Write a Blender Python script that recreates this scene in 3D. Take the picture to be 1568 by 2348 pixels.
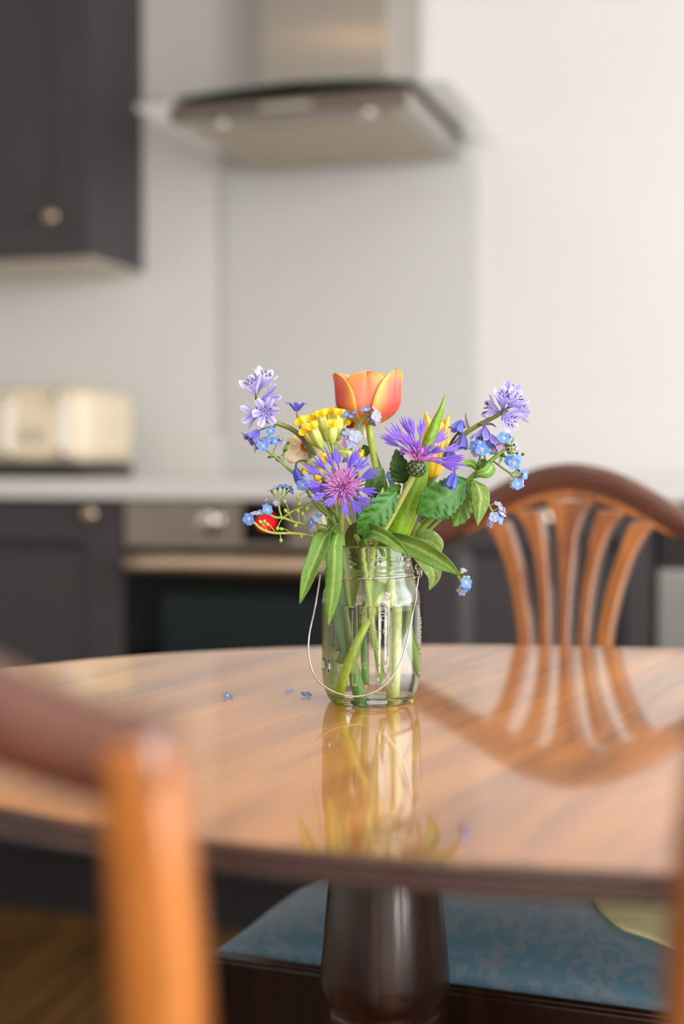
import bpy, bmesh, math, random
from mathutils import Vector, Matrix, Quaternion
random.seed(7)
R = math.radians
PI = math.pi
for o in list(bpy.data.objects):
    bpy.data.objects.remove(o)
scene = bpy.context.scene
COL = scene.collection

# ------------------------------------------------------------------ camera
CAM = Vector((0.0, 0.0, 0.93))
PITCH = R(-1.74)
cam_data = bpy.data.cameras.new('camera')
cam_data.sensor_fit = 'VERTICAL'
cam_data.sensor_height = 36.0
cam_data.sensor_width = 24.0
cam_data.lens = 50.0
cam_data.clip_start = 0.02
cam_data.clip_end = 60
cam_data.dof.use_dof = True
cam_data.dof.focus_distance = 1.15
cam_data.dof.aperture_fstop = 2.1
cam = bpy.data.objects.new('camera', cam_data)
COL.objects.link(cam)
cam.location = CAM
cam.rotation_euler = (PI / 2 + PITCH, 0, 0)
scene.camera = cam
FPX = 50.0 / 36.0 * 2348.0

# ------------------------------------------------------------------ colour management, world, lights
scene.view_settings.view_transform = 'Standard'
scene.view_settings.look = 'None'
scene.view_settings.gamma = 1.0
scene.view_settings.use_curve_mapping = False
scene.view_settings.exposure = 0.0
scene.cycles.use_denoising = True
scene.cycles.max_bounces = 16
scene.cycles.transmission_bounces = 14
scene.cycles.transparent_max_bounces = 12
scene.cycles.diffuse_bounces = 5
scene.cycles.glossy_bounces = 6
scene.cycles.sample_clamp_indirect = 8.0
scene.cycles.blur_glossy = 0.5

world = bpy.data.worlds.new('daylight_sky')
scene.world = world
world.use_nodes = True
wn = world.node_tree.nodes
bg = wn['Background']
bg.inputs[0].default_value = (0.78, 0.88, 1.0, 1)
bg.inputs[1].default_value = 0.8

THETA = R(-17)                       # the kitchen wall is turned a little from the camera
KO = Vector((-0.147, 2.76, 0))       # floor point under the middle of the oven front
KROT = Matrix.Rotation(THETA, 4, 'Z')
def K(x, y, z=0.0):
    return KO + (KROT @ Vector((x, y, z)))
XL, XR, YB, YF, ZC = -2.3, 2.25, 0.60, -4.3, 2.5     # room limits in kitchen axes

def area(name, loc, rot, sx, sy, energy, color):
    d = bpy.data.lights.new(name, 'AREA')
    d.shape = 'RECTANGLE'
    d.size, d.size_y = sx, sy
    d.energy = energy
    d.color = color
    o = bpy.data.objects.new(name, d)
    COL.objects.link(o)
    o.location = loc
    o.rotation_euler = rot
    return o
# daylight at the kitchen window of the right wall (cool) and at the glazed garden door farther back in the same wall (warm)
area('window_daylight', K(XR + 0.02, -1.1, 1.5), (R(90), 0, THETA + R(90)), 1.7, 1.3, 56, (0.98, 0.98, 1.0))
area('door_daylight', K(XR + 0.02, -3.2, 1.2), (R(90), 0, THETA + R(90)), 1.6, 1.9, 112, (1.0, 0.93, 0.86))

# ------------------------------------------------------------------ helpers
def ray(px, py):
    u = (px - 784) / FPX
    v = -(py - 1174) / FPX
    ca, sa = math.cos(PITCH), math.sin(PITCH)
    return Vector((u, ca - v * sa, sa + v * ca))
def at_y(px, py, y):
    d = ray(px, py)
    return CAM + d * (y / d.y)
def at_z(px, py, z):
    d = ray(px, py)
    return CAM + d * ((z - CAM.z) / d.z)
def kx(px, y):
    """kitchen-axis x of the image column px on the plane at kitchen-axis depth y"""
    u = (px - 784) / FPX
    a = K(0, y); b = K(1, y) - a
    return (u * a.y - a.x) / (b.x - u * b.y)
def kz(px, py, y):
    p = K(kx(px, y), y)
    d = ray(px, py)
    return CAM.z + d.z * (p.y / d.y)

def lin(c):
    return c / 12.92 if c <= 0.04045 else ((c + 0.055) / 1.055) ** 2.4
def rgb(r, g, b):
    return (lin(r / 255), lin(g / 255), lin(b / 255), 1.0)
def mixc(a, b, t):
    t = max(0.0, min(1.0, t))
    return tuple(a[i] * (1 - t) + b[i] * t for i in range(4))

def thing(name, label, cat, loc=(0, 0, 0), rotz=0.0, group=None, kind=None):
    o = bpy.data.objects.new(name, None)
    o.empty_display_size = 0.02
    COL.objects.link(o)
    o.location = loc
    o.rotation_euler = (0, 0, rotz)
    if label: o['label'] = label
    if cat: o['category'] = cat
    if group: o['group'] = group
    if kind: o['kind'] = kind
    return o

def mesh(name, verts, faces, smooth=True, cols=None):
    me = bpy.data.meshes.new(name)
    me.from_pydata([tuple(v) for v in verts], [], faces)
    if cols:
        a = me.color_attributes.new('Col', 'FLOAT_COLOR', 'POINT')
        flat = []
        for c in cols: flat.extend(c)
        a.data.foreach_set('color', flat)
    if smooth:
        me.polygons.foreach_set('use_smooth', [True] * len(me.polygons))
    me.update()
    return me

def link(name, me, mat, parent=None, bevel=0, solid=0, subsurf=0, label=None, auto=False):
    o = bpy.data.objects.new(name, me)
    COL.objects.link(o)
    if mat is not None and not me.materials:
        me.materials.append(mat)
    if parent is not None: o.parent = parent
    if bevel:
        m = o.modifiers.new('Bevel', 'BEVEL')
        m.width = bevel; m.segments = 2; m.limit_method = 'ANGLE'; m.angle_limit = R(40)
    if solid:
        m = o.modifiers.new('Solidify', 'SOLIDIFY')
        m.thickness = solid; m.offset = 0
    if subsurf:
        m = o.modifiers.new('Subdivision', 'SUBSURF')
        m.levels = m.render_levels = subsurf
    if label: o['label'] = label
    return o

def part(name, geo, mat, parent, off=None, smooth=True, **kw):
    verts, faces = geo[0], geo[1]
    cols = geo[2] if len(geo) > 2 else None
    if off is not None:
        verts = [Vector(v) - off for v in verts]
    return link(name, mesh(name, verts, faces, smooth, cols), mat, parent, **kw)

def join(*geos):
    V, F, C = [], [], []
    has = any(len(g) > 2 and g[2] for g in geos)
    for g in geos:
        n = len(V)
        V += list(g[0])
        F += [tuple(i + n for i in f) for f in g[1]]
        if has: C += list(g[2]) if len(g) > 2 and g[2] else [(1, 1, 1, 1)] * len(g[0])
    return (V, F, C) if has else (V, F)

def box(x0, x1, y0, y1, z0, z1):
    V = [Vector((x, y, z)) for z in (z0, z1) for y in (y0, y1) for x in (x0, x1)]
    F = [(0, 2, 3, 1), (4, 5, 7, 6), (0, 1, 5, 4), (2, 6, 7, 3), (0, 4, 6, 2), (1, 3, 7, 5)]
    return V, F

def lathe(profile, n=32, c=(0, 0, 0), close=False):
    V, F = [], []
    c = Vector(c)
    for r, z in profile:
        for k in range(n):
            a = 2 * PI * k / n
            V.append(c + Vector((r * math.cos(a), r * math.sin(a), z)))
    m = len(profile)
    rng = range(m) if close else range(m - 1)
    for i in rng:
        j = (i + 1) % m
        for k in range(n):
            l = (k + 1) % n
            F.append((i * n + k, i * n + l, j * n + l, j * n + k))
    if not close:
        F.append(tuple(range(n - 1, -1, -1)))
        F.append(tuple((m - 1) * n + k for k in range(n)))
    return V, F

def crom(P, n):
    """n points on a Catmull-Rom curve through P (P may be vectors or floats)"""
    if len(P) == 1: return [P[0]] * n
    out = []
    L = len(P) - 1
    for i in range(n):
        t = i / (n - 1) * L
        k = min(int(t), L - 1)
        f = t - k
        p0 = P[max(k - 1, 0)]; p1 = P[k]; p2 = P[k + 1]; p3 = P[min(k + 2, L)]
        out.append(0.5 * (2 * p1 + (p2 - p0) * f + (2 * p0 - 5 * p1 + 4 * p2 - p3) * f * f + (3 * p1 - p0 - 3 * p2 + p3) * f ** 3))
    return out

def frames(C):
    n = len(C)
    T = [(C[min(i + 1, n - 1)] - C[max(i - 1, 0)]).normalized() for i in range(n)]
    a = Vector((0, -1, 0))
    if abs(T[0].dot(a)) > 0.9: a = Vector((1, 0, 0))
    A = []
    for t in T:
        a = (a - t * a.dot(t)).normalized()
        A.append(a)
    return T, A

def tube(P, rad, n=8, steps=None, col=None, col2=None, sect=None):
    """swept tube through the points P, radius list rad, closed at both ends; sect = list of (a,b) section points"""
    P = [Vector(p) for p in P]
    steps = steps or max(2, 6 * (len(P) - 1) + 1)
    C = crom(P, steps) if len(P) > 2 else [P[0].lerp(P[-1], i / (steps - 1)) for i in range(steps)]
    rad = crom([float(r) for r in rad], steps) if len(rad) > 1 else [rad[0]] * steps
    T, A = frames(C)
    V, F, CC = [], [], []
    sect = sect or [(math.cos(2 * PI * k / n), math.sin(2 * PI * k / n)) for k in range(n)]
    n = len(sect)
    for i in range(steps):
        b = T[i].cross(A[i])
        for (sa, sb) in sect:
            V.append(C[i] + (A[i] * sa + b * sb) * max(rad[i], 1e-5))
            if col is not None:
                CC.append(mixc(col, col2 if col2 is not None else col, i / (steps - 1)))
    for i in range(steps - 1):
        for k in range(n):
            l = (k + 1) % n
            F.append((i * n + k, i * n + l, (i + 1) * n + l, (i + 1) * n + k))
    F.append(tuple(range(n - 1, -1, -1)))
    F.append(tuple((steps - 1) * n + k for k in range(n)))
    return (V, F, CC) if col is not None else (V, F)

def ellipsoid(c, axis, ra, rb, col=None, n=10, m=7, col2=None):
    axis = Vector(axis).normalized()
    P = [Vector(c) + axis * (-ra + 2 * ra * i / (m - 1)) for i in range(m)]
    V, F, CC = [], [], []
    T, A = frames(P)
    for i in range(m):
        t = -1 + 2 * i / (m - 1)
        r = rb * math.sqrt(max(0.0, 1 - t * t)) + rb * 0.04
        b = T[i].cross(A[i])
        for k in range(n):
            a = 2 * PI * k / n
            V.append(P[i] + (A[i] * math.cos(a) + b * math.sin(a)) * r)
            CC.append(mixc(col, col2 or col, (t + 1) / 2) if col else (1, 1, 1, 1))
    for i in range(m - 1):
        for k in range(n):
            l = (k + 1) % n
            F.append((i * n + k, i * n + l, (i + 1) * n + l, (i + 1) * n + k))
    F.append(tuple(range(n - 1, -1, -1)))
    F.append(tuple((m - 1) * n + k for k in range(n)))
    return (V, F, CC)

def blade(P, W, side, n=24, m=8, fold=0.0, cup=0.0, wave=0.0, waves=3, teeth=0, depth=0.0, quilt=0.0, quilts=6,
          ca=(0.1, 0.3, 0.05, 1), cb=None, cv=None, vein=0.07, twist=0.0):
    """a leaf or petal sheet: centreline P, half-widths W, side = hint across"""
    P = [Vector(p) for p in P]
    C = crom(P, n) if len(P) > 2 else [P[0].lerp(P[-1], i / (n - 1)) for i in range(n)]
    Wd = crom([float(w) for w in W], n)
    side = Vector(side)
    V, F, CC = [], [], []
    for i in range(n):
        t = (C[min(i + 1, n - 1)] - C[max(i - 1, 0)]).normalized()
        s = (side - t * side.dot(t))
        s = s.normalized() if s.length > 1e-6 else Vector((1, 0, 0))
        nr = t.cross(s)
        q = i / (n - 1)
        if twist:
            rot = Quaternion(t, twist * q)
            s = rot @ s; nr = rot @ nr
        w = max(Wd[i], 0.00015)
        if teeth:
            fr = (q * teeth) % 1.0
            w *= 1 - depth * (1 - abs(math.sin(PI * fr ** .75)) ** .6) * (.7 + .6 * abs(math.sin(7.3 * int(q * teeth) + 1)))
        for j in range(2 * m + 1):
            x = (j - m) / m
            xs = math.copysign(abs(x) ** 0.85, x)
            h = fold * w * abs(x) + cup * w * x * x
            if wave: h += wave * abs(x) ** 2 * math.sin(2 * PI * waves * q + (1.3 if x > 0 else 0)) 
            if quilt: h += quilt * (0.5 - abs(math.sin(PI * (quilts * q - abs(x) * 1.4)))) * min(1, 3 * abs(x)) * min(1, w / 0.004)
            V.append(C[i] + s * (w * xs) + nr * h)
            c = mixc(ca, cb or ca, q)
            if cv is not None:
                k = max(0.0, 1 - abs(x) / vein)
                if quilt:
                    k = max(k, 0.7 * max(0, 1 - abs(math.sin(PI * (quilts * q - abs(x) * 1.4))) / 0.22))
                c = mixc(c, cv, k)
            CC.append(c)
    r = 2 * m + 1
    for i in range(n - 1):
        for j in range(r - 1):
            F.append((i * r + j, i * r + j + 1, (i + 1) * r + j + 1, (i + 1) * r + j))
    return V, F, CC

# ------------------------------------------------------------------ materials
def new_mat(name):
    m = bpy.data.materials.new(name)
    m.use_nodes = True
    return m, m.node_tree.nodes, m.node_tree.links, m.node_tree.nodes['Principled BSDF']

def mat_plain(name, col, rough=0.5, metal=0.0, noise=0.06, nscale=12.0, bump=0.0, bscale=200.0, coat=0.0, spec=0.5, coat_rough=0.05, ior=1.5):
    m, N, L, b = new_mat(name)
    tc = N.new('ShaderNodeTexCoord')
    nz = N.new('ShaderNodeTexNoise'); nz.inputs['Scale'].default_value = nscale; nz.inputs['Detail'].default_value = 4
    L.new(tc.outputs['Object'], nz.inputs['Vector'])
    rp = N.new('ShaderNodeValToRGB')
    rp.color_ramp.elements[0].position = 0.3
    rp.color_ramp.elements[1].position = 0.7
    rp.color_ramp.elements[0].color = tuple(c * (1 - noise) for c in col[:3]) + (1,)
    rp.color_ramp.elements[1].color = tuple(min(1, c * (1 + noise)) for c in col[:3]) + (1,)
    L.new(nz.outputs['Fac'], rp.inputs['Fac'])
    L.new(rp.outputs['Color'], b.inputs['Base Color'])
    b.inputs['Roughness'].default_value = rough
    b.inputs['Metallic'].default_value = metal
    b.inputs['Coat Weight'].default_value = coat
    b.inputs['Coat Roughness'].default_value = coat_rough
    b.inputs['Specular IOR Level'].default_value = spec
    b.inputs['IOR'].default_value = ior
    if bump:
        n2 = N.new('ShaderNodeTexNoise'); n2.inputs['Scale'].default_value = bscale; n2.inputs['Detail'].default_value = 3
        L.new(tc.outputs['Object'], n2.inputs['Vector'])
        bp = N.new('ShaderNodeBump'); bp.inputs['Strength'].default_value = bump; bp.inputs['Distance'].default_value = 0.002
        L.new(n2.outputs['Fac'], bp.inputs['Height'])
        L.new(bp.outputs['Normal'], b.inputs['Normal'])
    return m

def mat_wood(name, c1, c2, c3, rough=0.3, coat=0.5, coat_rough=0.08, rot=0.0, scale=(3, 26, 26), bump=0.05, axis='X'):
    """wood with streaks running along the local x axis turned by rot about z"""
    m, N, L, b = new_mat(name)
    tc = N.new('ShaderNodeTexCoord')
    mp = N.new('ShaderNodeMapping')
    mp.inputs['Rotation'].default_value = (0, 0, -rot)
    L.new(tc.outputs['Object'], mp.inputs['Vector'])
    mp2 = N.new('ShaderNodeMapping')
    mp2.inputs['Scale'].default_value = scale
    L.new(mp.outputs['Vector'], mp2.inputs['Vector'])
    n1 = N.new('ShaderNodeTexNoise'); n1.inputs['Scale'].default_value = 1.0; n1.inputs['Detail'].default_value = 6; n1.inputs['Roughness'].default_value = 0.6
    n1.inputs['Distortion'].default_value = 0.6
    L.new(mp2.outputs['Vector'], n1.inputs['Vector'])
    mp3 = N.new('ShaderNodeMapping')
    mp3.inputs['Scale'].default_value = tuple(s * (2 if i == 0 else 9) for i, s in enumerate(scale)) if axis == 'X' else tuple(s * (2 if i == 2 else 9) for i, s in enumerate(scale))
    L.new(mp.outputs['Vector'], mp3.inputs['Vector'])
    n2 = N.new('ShaderNodeTexNoise'); n2.inputs['Scale'].default_value = 1.0; n2.inputs['Detail'].default_value = 3
    L.new(mp3.outputs['Vector'], n2.inputs['Vector'])
    rp = N.new('ShaderNodeValToRGB')
    e = rp.color_ramp.elements
    e[0].position = 0.30; e[0].color = c1
    e[1].position = 0.72; e[1].color = c3
    e.new(0.52).color = c2
    L.new(n1.outputs['Fac'], rp.inputs['Fac'])
    mx = N.new('ShaderNodeMix'); mx.data_type = 'RGBA'; mx.blend_type = 'MULTIPLY'; mx.inputs['Factor'].default_value = 0.35
    L.new(rp.outputs['Color'], mx.inputs['A'])
    rp2 = N.new('ShaderNodeValToRGB')
    rp2.color_ramp.elements[0].position = 0.35; rp2.color_ramp.elements[0].color = (0.45, 0.4, 0.36, 1)
    rp2.color_ramp.elements[1].position = 0.6; rp2.color_ramp.elements[1].color = (1, 1, 1, 1)
    L.new(n2.outputs['Fac'], rp2.inputs['Fac'])
    L.new(rp2.outputs['Color'], mx.inputs['B'])
    L.new(mx.outputs['Result'], b.inputs['Base Color'])
    b.inputs['Roughness'].default_value = rough
    b.inputs['Coat Weight'].default_value = coat
    b.inputs['Coat Roughness'].default_value = coat_rough
    if bump:
        bp = N.new('ShaderNodeBump'); bp.inputs['Strength'].default_value = bump; bp.inputs['Distance'].default_value = 0.001
        L.new(n2.outputs['Fac'], bp.inputs['Height'])
        L.new(bp.outputs['Normal'], b.inputs['Normal'])
        L.new(bp.outputs['Normal'], b.inputs['Coat Normal'])
    return m

def mat_plant(name, rough=0.45, trans=0.3, nscale=400.0, namt=0.22, bump=0.15, tint=(1, 1, 1, 1), coat=0.0, streak=None):
    """pigment comes from the Col attribute, broken up by noise; part of the light passes through"""
    m, N, L, b = new_mat(name)
    at = N.new('ShaderNodeAttribute'); at.attribute_name = 'Col'
    tc = N.new('ShaderNodeTexCoord')
    nz = N.new('ShaderNodeTexNoise'); nz.inputs['Scale'].default_value = nscale; nz.inputs['Detail'].default_value = 5
    if streak:
        mp = N.new('ShaderNodeMapping'); mp.inputs['Scale'].default_value = streak
        L.new(tc.outputs['Object'], mp.inputs['Vector']); L.new(mp.outputs['Vector'], nz.inputs['Vector'])
    else:
        L.new(tc.outputs['Object'], nz.inputs['Vector'])
    rp = N.new('ShaderNodeValToRGB')
    rp.color_ramp.elements[0].position = 0.3; rp.color_ramp.elements[0].color = (1 - namt, 1 - namt, 1 - namt, 1)
    rp.color_ramp.elements[1].position = 0.7; rp.color_ramp.elements[1].color = (1 + namt * 0.3,) * 3 + (1,)
    L.new(nz.outputs['Fac'], rp.inputs['Fac'])
    mx = N.new('ShaderNodeMix'); mx.data_type = 'RGBA'; mx.blend_type = 'MULTIPLY'; mx.inputs['Factor'].default_value = 1
    L.new(at.outputs['Color'], mx.inputs['A']); L.new(rp.outputs['Color'], mx.inputs['B'])
    mx2 = N.new('ShaderNodeMix'); mx2.data_type = 'RGBA'; mx2.blend_type = 'MULTIPLY'; mx2.inputs['Factor'].default_value = 1
    L.new(mx.outputs['Result'], mx2.inputs['A']); mx2.inputs['B'].default_value = tint
    mx = mx2
    L.new(mx.outputs['Result'], b.inputs['Base Color'])
    b.inputs['Roughness'].default_value = rough
    b.inputs['Coat Weight'].default_value = coat
    if bump:
        bp = N.new('ShaderNodeBump'); bp.inputs['Strength'].default_value = bump; bp.inputs['Distance'].default_value = 0.0006
        L.new(nz.outputs['Fac'], bp.inputs['Height']); L.new(bp.outputs['Normal'], b.inputs['Normal'])
    if trans:
        tr = N.new('ShaderNodeBsdfTranslucent')
        L.new(mx.outputs['Result'], tr.inputs['Color'])
        ms = N.new('ShaderNodeMixShader'); ms.inputs['Fac'].default_value = trans
        L.new(b.outputs['BSDF'], ms.inputs[1]); L.new(tr.outputs['BSDF'], ms.inputs[2])
        L.new(ms.outputs['Shader'], N['Material Output'].inputs['Surface'])
    return m

def mat_glass(name, col=(1, 1, 1, 1), rough=0.0, ior=1.5):
    m, N, L, b = new_mat(name)
    b.inputs['Base Color'].default_value = col
    b.inputs['Transmission Weight'].default_value = 1.0
    b.inputs['Roughness'].default_value = rough
    b.inputs['IOR'].default_value = ior
    return m

M = {}
M['wall'] = mat_plain('wall_paint', rgb(208, 206, 203), 0.75, noise=0.015, nscale=3, bump=0.06, bscale=120)
M['ceiling'] = mat_plain('ceiling_paint', rgb(235, 234, 230), 0.85, noise=0.01)
M['splash'] = mat_plain('splashback_glass', rgb(192, 192, 190), 0.18, noise=0.01, nscale=2, coat=0.0, spec=0.5)
M['cabinet'] = mat_plain('charcoal_paint', rgb(58, 55, 57), 0.42, noise=0.05, spec=0.35, nscale=8, bump=0.04, bscale=60)
M['plinth'] = mat_plain('dark_plinth', rgb(24, 24, 26), 0.5)
M['cabinet_under'] = mat_plain('pale_melamine', rgb(214, 203, 188), 0.5, noise=0.02)
M['worktop'] = mat_plain('pale_worktop', rgb(198, 196, 193), 0.3, noise=0.08, nscale=90)
M['upstand'] = mat_plain('upstand_white', rgb(208, 206, 202), 0.4, noise=0.03, nscale=60)
M['steel'] = mat_plain('brushed_steel', rgb(190, 186, 180), 0.34, metal=1.0, noise=0.05, nscale=30)
M['oven_steel'] = mat_plain('oven_steel', rgb(165, 155, 146), 0.36, metal=1.0, noise=0.05, nscale=30)
M['handle'] = mat_plain('warm_steel_handle', rgb(228, 206, 180), 0.36, metal=1.0, noise=0.03, nscale=30)
M['pewter'] = mat_plain('pewter_knob', rgb(196, 178, 156), 0.3, metal=1.0, noise=0.05)
M['silver'] = mat_plain('silver_plastic', rgb(240, 236, 230), 0.25, noise=0.02)
M['hood_panel'] = mat_plain('hood_panel_steel', rgb(128, 118, 110), 0.35, metal=1.0, noise=0.05)
M['chrome'] = mat_plain('polished_metal', rgb(225, 220, 212), 0.12, metal=1.0, noise=0.02)
M['black_glass'] = mat_plain('oven_black_glass', rgb(10, 14, 15), 0.06, noise=0.05, spec=0.16)
M['oven_window'] = mat_plain('oven_window_glass', rgb(26, 36, 37), 0.10, noise=0.1, spec=0.25)
M['black'] = mat_plain('black_plastic', rgb(20, 20, 21), 0.4)
M['display'] = mat_plain('dark_display', rgb(6, 6, 8), 0.3, spec=0.2)
M['filter'] = mat_plain('hood_filter', rgb(186, 174, 154), 0.45, metal=0.8, noise=0.12, nscale=60)
M['cream'] = mat_plain('cream_enamel', rgb(222, 208, 180), 0.42, noise=0.02, coat=0.0)
M['appliance'] = mat_plain('silver_paint', rgb(150, 150, 148), 0.35, metal=0.6, noise=0.03)
M['hood_glass'] = mat_glass('hood_edge_glass', (0.80, 0.92, 0.88, 1), 0.02)
m, N_, L_, b_ = new_mat('red_indicator')
b_.inputs['Base Color'].default_value = (0.6, 0.0, 0.02, 1)
b_.inputs['Emission Color'].default_value = (1.0, 0.005, 0.03, 1)
b_.inputs['Emission Strength'].default_value = 5.0
M['red_light'] = m
M['floor'] = mat_plain('sub_floor', rgb(60, 42, 22), 0.6)
M['plank'] = mat_wood('floor_oak', rgb(60, 40, 14), rgb(86, 58, 22), rgb(112, 80, 36), 0.4, 0.2, 0.2, rot=R(90), scale=(2, 18, 18))
M['top'] = mat_wood('table_mahogany', rgb(104, 60, 20), rgb(172, 108, 42), rgb(206, 142, 64), 0.30, 1.0, 0.055, rot=R(74), scale=(1.6, 15, 15), bump=0.03)
M['edge'] = mat_wood('dark_mahogany', rgb(46, 26, 20), rgb(66, 38, 28), rgb(84, 50, 36), 0.32, 0.5, 0.1, scale=(4, 30, 30), bump=0.03)
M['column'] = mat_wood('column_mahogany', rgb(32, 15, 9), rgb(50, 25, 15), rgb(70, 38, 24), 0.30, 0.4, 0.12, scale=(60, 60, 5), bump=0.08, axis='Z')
M['chair'] = mat_wood('chair_mahogany', rgb(112, 60, 20), rgb(146, 84, 30), rgb(172, 106, 44), 0.35, 0.7, 0.14, scale=(30, 30, 5), bump=0.03, axis='Z')
M['chair_rail'] = mat_wood('chair_crest_mahogany', rgb(60, 27, 16), rgb(76, 36, 22), rgb(92, 47, 29), 0.35, 0.6, 0.14, scale=(6, 30, 30), bump=0.03)

# brushed chimney steel: vertical brushing draws highlights out sideways
m, N_, L_, b_ = new_mat('hood_brushed_steel')
b_.inputs['Base Color'].default_value = rgb(180, 175, 168)
b_.inputs['Metallic'].default_value = 1.0
b_.inputs['Roughness'].default_value = 0.17
b_.inputs['Anisotropic'].default_value = 0.92
b_.inputs['Anisotropic Rotation'].default_value = 0.0
tg_ = N_.new('ShaderNodeTangent'); tg_.direction_type = 'RADIAL'; tg_.axis = 'Z'
L_.new(tg_.outputs[0], b_.inputs['Tangent'])
M['brushed'] = m
m, N_, L_, b_ = new_mat('lamp_disc')
b_.inputs['Base Color'].default_value = (0.9, 0.8, 0.6, 1)
b_.inputs['Emission Color'].default_value = (1.0, 0.62, 0.30, 1)
b_.inputs['Emission Strength'].default_value = 25.0
M['lamp'] = m

# mist on the inside of the jar above the water line
def misty_glass(m):
    N, L = m.node_tree.nodes, m.node_tree.links
    b = N['Principled BSDF']
    tc = N.new('ShaderNodeTexCoord'); sp_ = N.new('ShaderNodeSeparateXYZ')
    L.new(tc.outputs['Object'], sp_.inputs[0])
    a = N.new('ShaderNodeMapRange'); a.inputs['From Min'].default_value = .0815; a.inputs['From Max'].default_value = .086
    a.inputs['To Min'].default_value = 0; a.inputs['To Max'].default_value = .13
    L.new(sp_.outputs['Z'], a.inputs['Value'])
    c = N.new('ShaderNodeMapRange'); c.inputs['From Min'].default_value = .110; c.inputs['From Max'].default_value = .120
    c.inputs['To Min'].default_value = 1; c.inputs['To Max'].default_value = .15
    L.new(sp_.outputs['Z'], c.inputs['Value'])
    nz = N.new('ShaderNodeTexNoise'); nz.inputs['Scale'].default_value = 70
    L.new(tc.outputs['Object'], nz.inputs['Vector'])
    m1 = N.new('ShaderNodeMath'); m1.operation = 'MULTIPLY'; L.new(a.outputs[0], m1.inputs[0]); L.new(c.outputs[0], m1.inputs[1])
    m2 = N.new('ShaderNodeMath'); m2.operation = 'MULTIPLY'; L.new(m1.outputs[0], m2.inputs[0]); L.new(nz.outputs['Fac'], m2.inputs[1])
    m3 = N.new('ShaderNodeMath'); m3.operation = 'MULTIPLY'; m3.inputs[1].default_value = 2.6; L.new(m2.outputs[0], m3.inputs[0])
    L.new(m3.outputs[0], b.inputs['Roughness'])
def mat_damask(name):
    m, N, L, b = new_mat(name)
    tc = N.new('ShaderNodeTexCoord')
    v = N.new('ShaderNodeTexVoronoi'); v.feature = 'SMOOTH_F1'; v.inputs['Scale'].default_value = 25; v.inputs['Smoothness'].default_value = 0.3
    wv = N.new('ShaderNodeTexNoise'); wv.inputs['Scale'].default_value = 24; wv.inputs['Detail'].default_value = 3
    mp = N.new('ShaderNodeMix'); mp.data_type = 'RGBA'; mp.inputs['Factor'].default_value = 0.10
    L.new(tc.outputs['Object'], wv.inputs['Vector'])
    L.new(tc.outputs['Object'], mp.inputs['A']); L.new(wv.outputs['Color'], mp.inputs['B'])
    L.new(mp.outputs['Result'], v.inputs['Vector'])
    mth = N.new('ShaderNodeMath'); mth.operation = 'SINE'
    ml = N.new('ShaderNodeMath'); ml.operation = 'MULTIPLY'; ml.inputs[1].default_value = 13
    L.new(v.outputs['Distance'], ml.inputs[0]); L.new(ml.outputs[0], mth.inputs[0])
    rp = N.new('ShaderNodeValToRGB')
    rp.color_ramp.elements[0].position = 0.42; rp.color_ramp.elements[0].color = rgb(104, 146, 170)
    rp.color_ramp.elements[1].position = 0.58; rp.color_ramp.elements[1].color = rgb(130, 154, 168)
    L.new(mth.outputs[0], rp.inputs['Fac'])
    L.new(rp.outputs['Color'], b.inputs['Base Color'])
    b.inputs['Roughness'].default_value = 0.42
    b.inputs['Sheen Weight'].default_value = 0.3
    n2 = N.new('ShaderNodeTexNoise'); n2.inputs['Scale'].default_value = 700
    L.new(tc.outputs['Object'], n2.inputs['Vector'])
    bp = N.new('ShaderNodeBump'); bp.inputs['Strength'].default_value = 0.2; bp.inputs['Distance'].default_value = 0.001
    L.new(n2.outputs['Fac'], bp.inputs['Height']); L.new(bp.outputs['Normal'], b.inputs['Normal'])
    return m
M['damask'] = mat_damask('blue_damask')

# ------------------------------------------------------------------ room shell
def struct(name, geo, mat, smooth=False):
    o = link(name, mesh(name, geo[0], geo[1], smooth), mat)
    o.location = KO; o.rotation_euler = (0, 0, THETA)
    o['kind'] = 'structure'
    return o
floor = struct('floor', box(XL - .1, XR + .1, YF - .1, YB + .1, -0.06, -0.012), M['floor'])
struct('ceiling', box(XL - .1, XR + .1, YF - .1, YB + .1, ZC, ZC + .06), M['ceiling'])
struct('wall_back', box(XL - .1, XR + .1, YB, YB + .1, -0.012, ZC), M['wall'])
struct('wall_left', box(XL - .1, XL, YF, YB, -0.012, ZC), M['wall'])
wy0, wy1, wz0, wz1 = -1.97, -0.23, 0.83, 2.17      # kitchen window
gy0, gy1, gz1 = -4.02, -2.38, 2.17                  # garden door
struct('wall_right', join(box(XR, XR + .1, YF, gy0, -0.012, ZC), box(XR, XR + .1, gy1, wy0, -0.012, ZC), box(XR, XR + .1, wy1, YB, -0.012, ZC),
                          box(XR, XR + .1, wy0, wy1, -0.012, wz0), box(XR, XR + .1, wy0, wy1, wz1, ZC),
                          box(XR, XR + .1, gy0, gy1, -0.012, 0.22), box(XR, XR + .1, gy0, gy1, gz1, ZC)), M['wall'])
struct('wall_front', box(XL, XR, YF - .1, YF, -0.012, ZC), M['wall'])
struct('baseboard_left', box(XL, XL + .016, YF, YB, -0.012, 0.12), M['ceiling'])
# floor boards in view (parts of the floor)
pw = 0.125
for i in range(20):
    x = -1.9 + i * pw
    y = -2.0 + random.uniform(0, 0.8)
    ys = [-2.0, y, y + 1.1, 0.07]
    for a, b2 in zip(ys[:-1], ys[1:]):
        if b2 - a < 0.05: continue
        o = link('plank', mesh('plank', *box(x + .001, x + pw - .001, a + .001, min(b2, 0.07) - .001, -0.0119, random.uniform(-0.0006, 0.0)), smooth=False), M['plank'], floor, bevel=0.001)

def ksetup(name, label, cat, x, y, z, group=None):
    return thing(name, label, cat, K(x, y, z), THETA, group)

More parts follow.
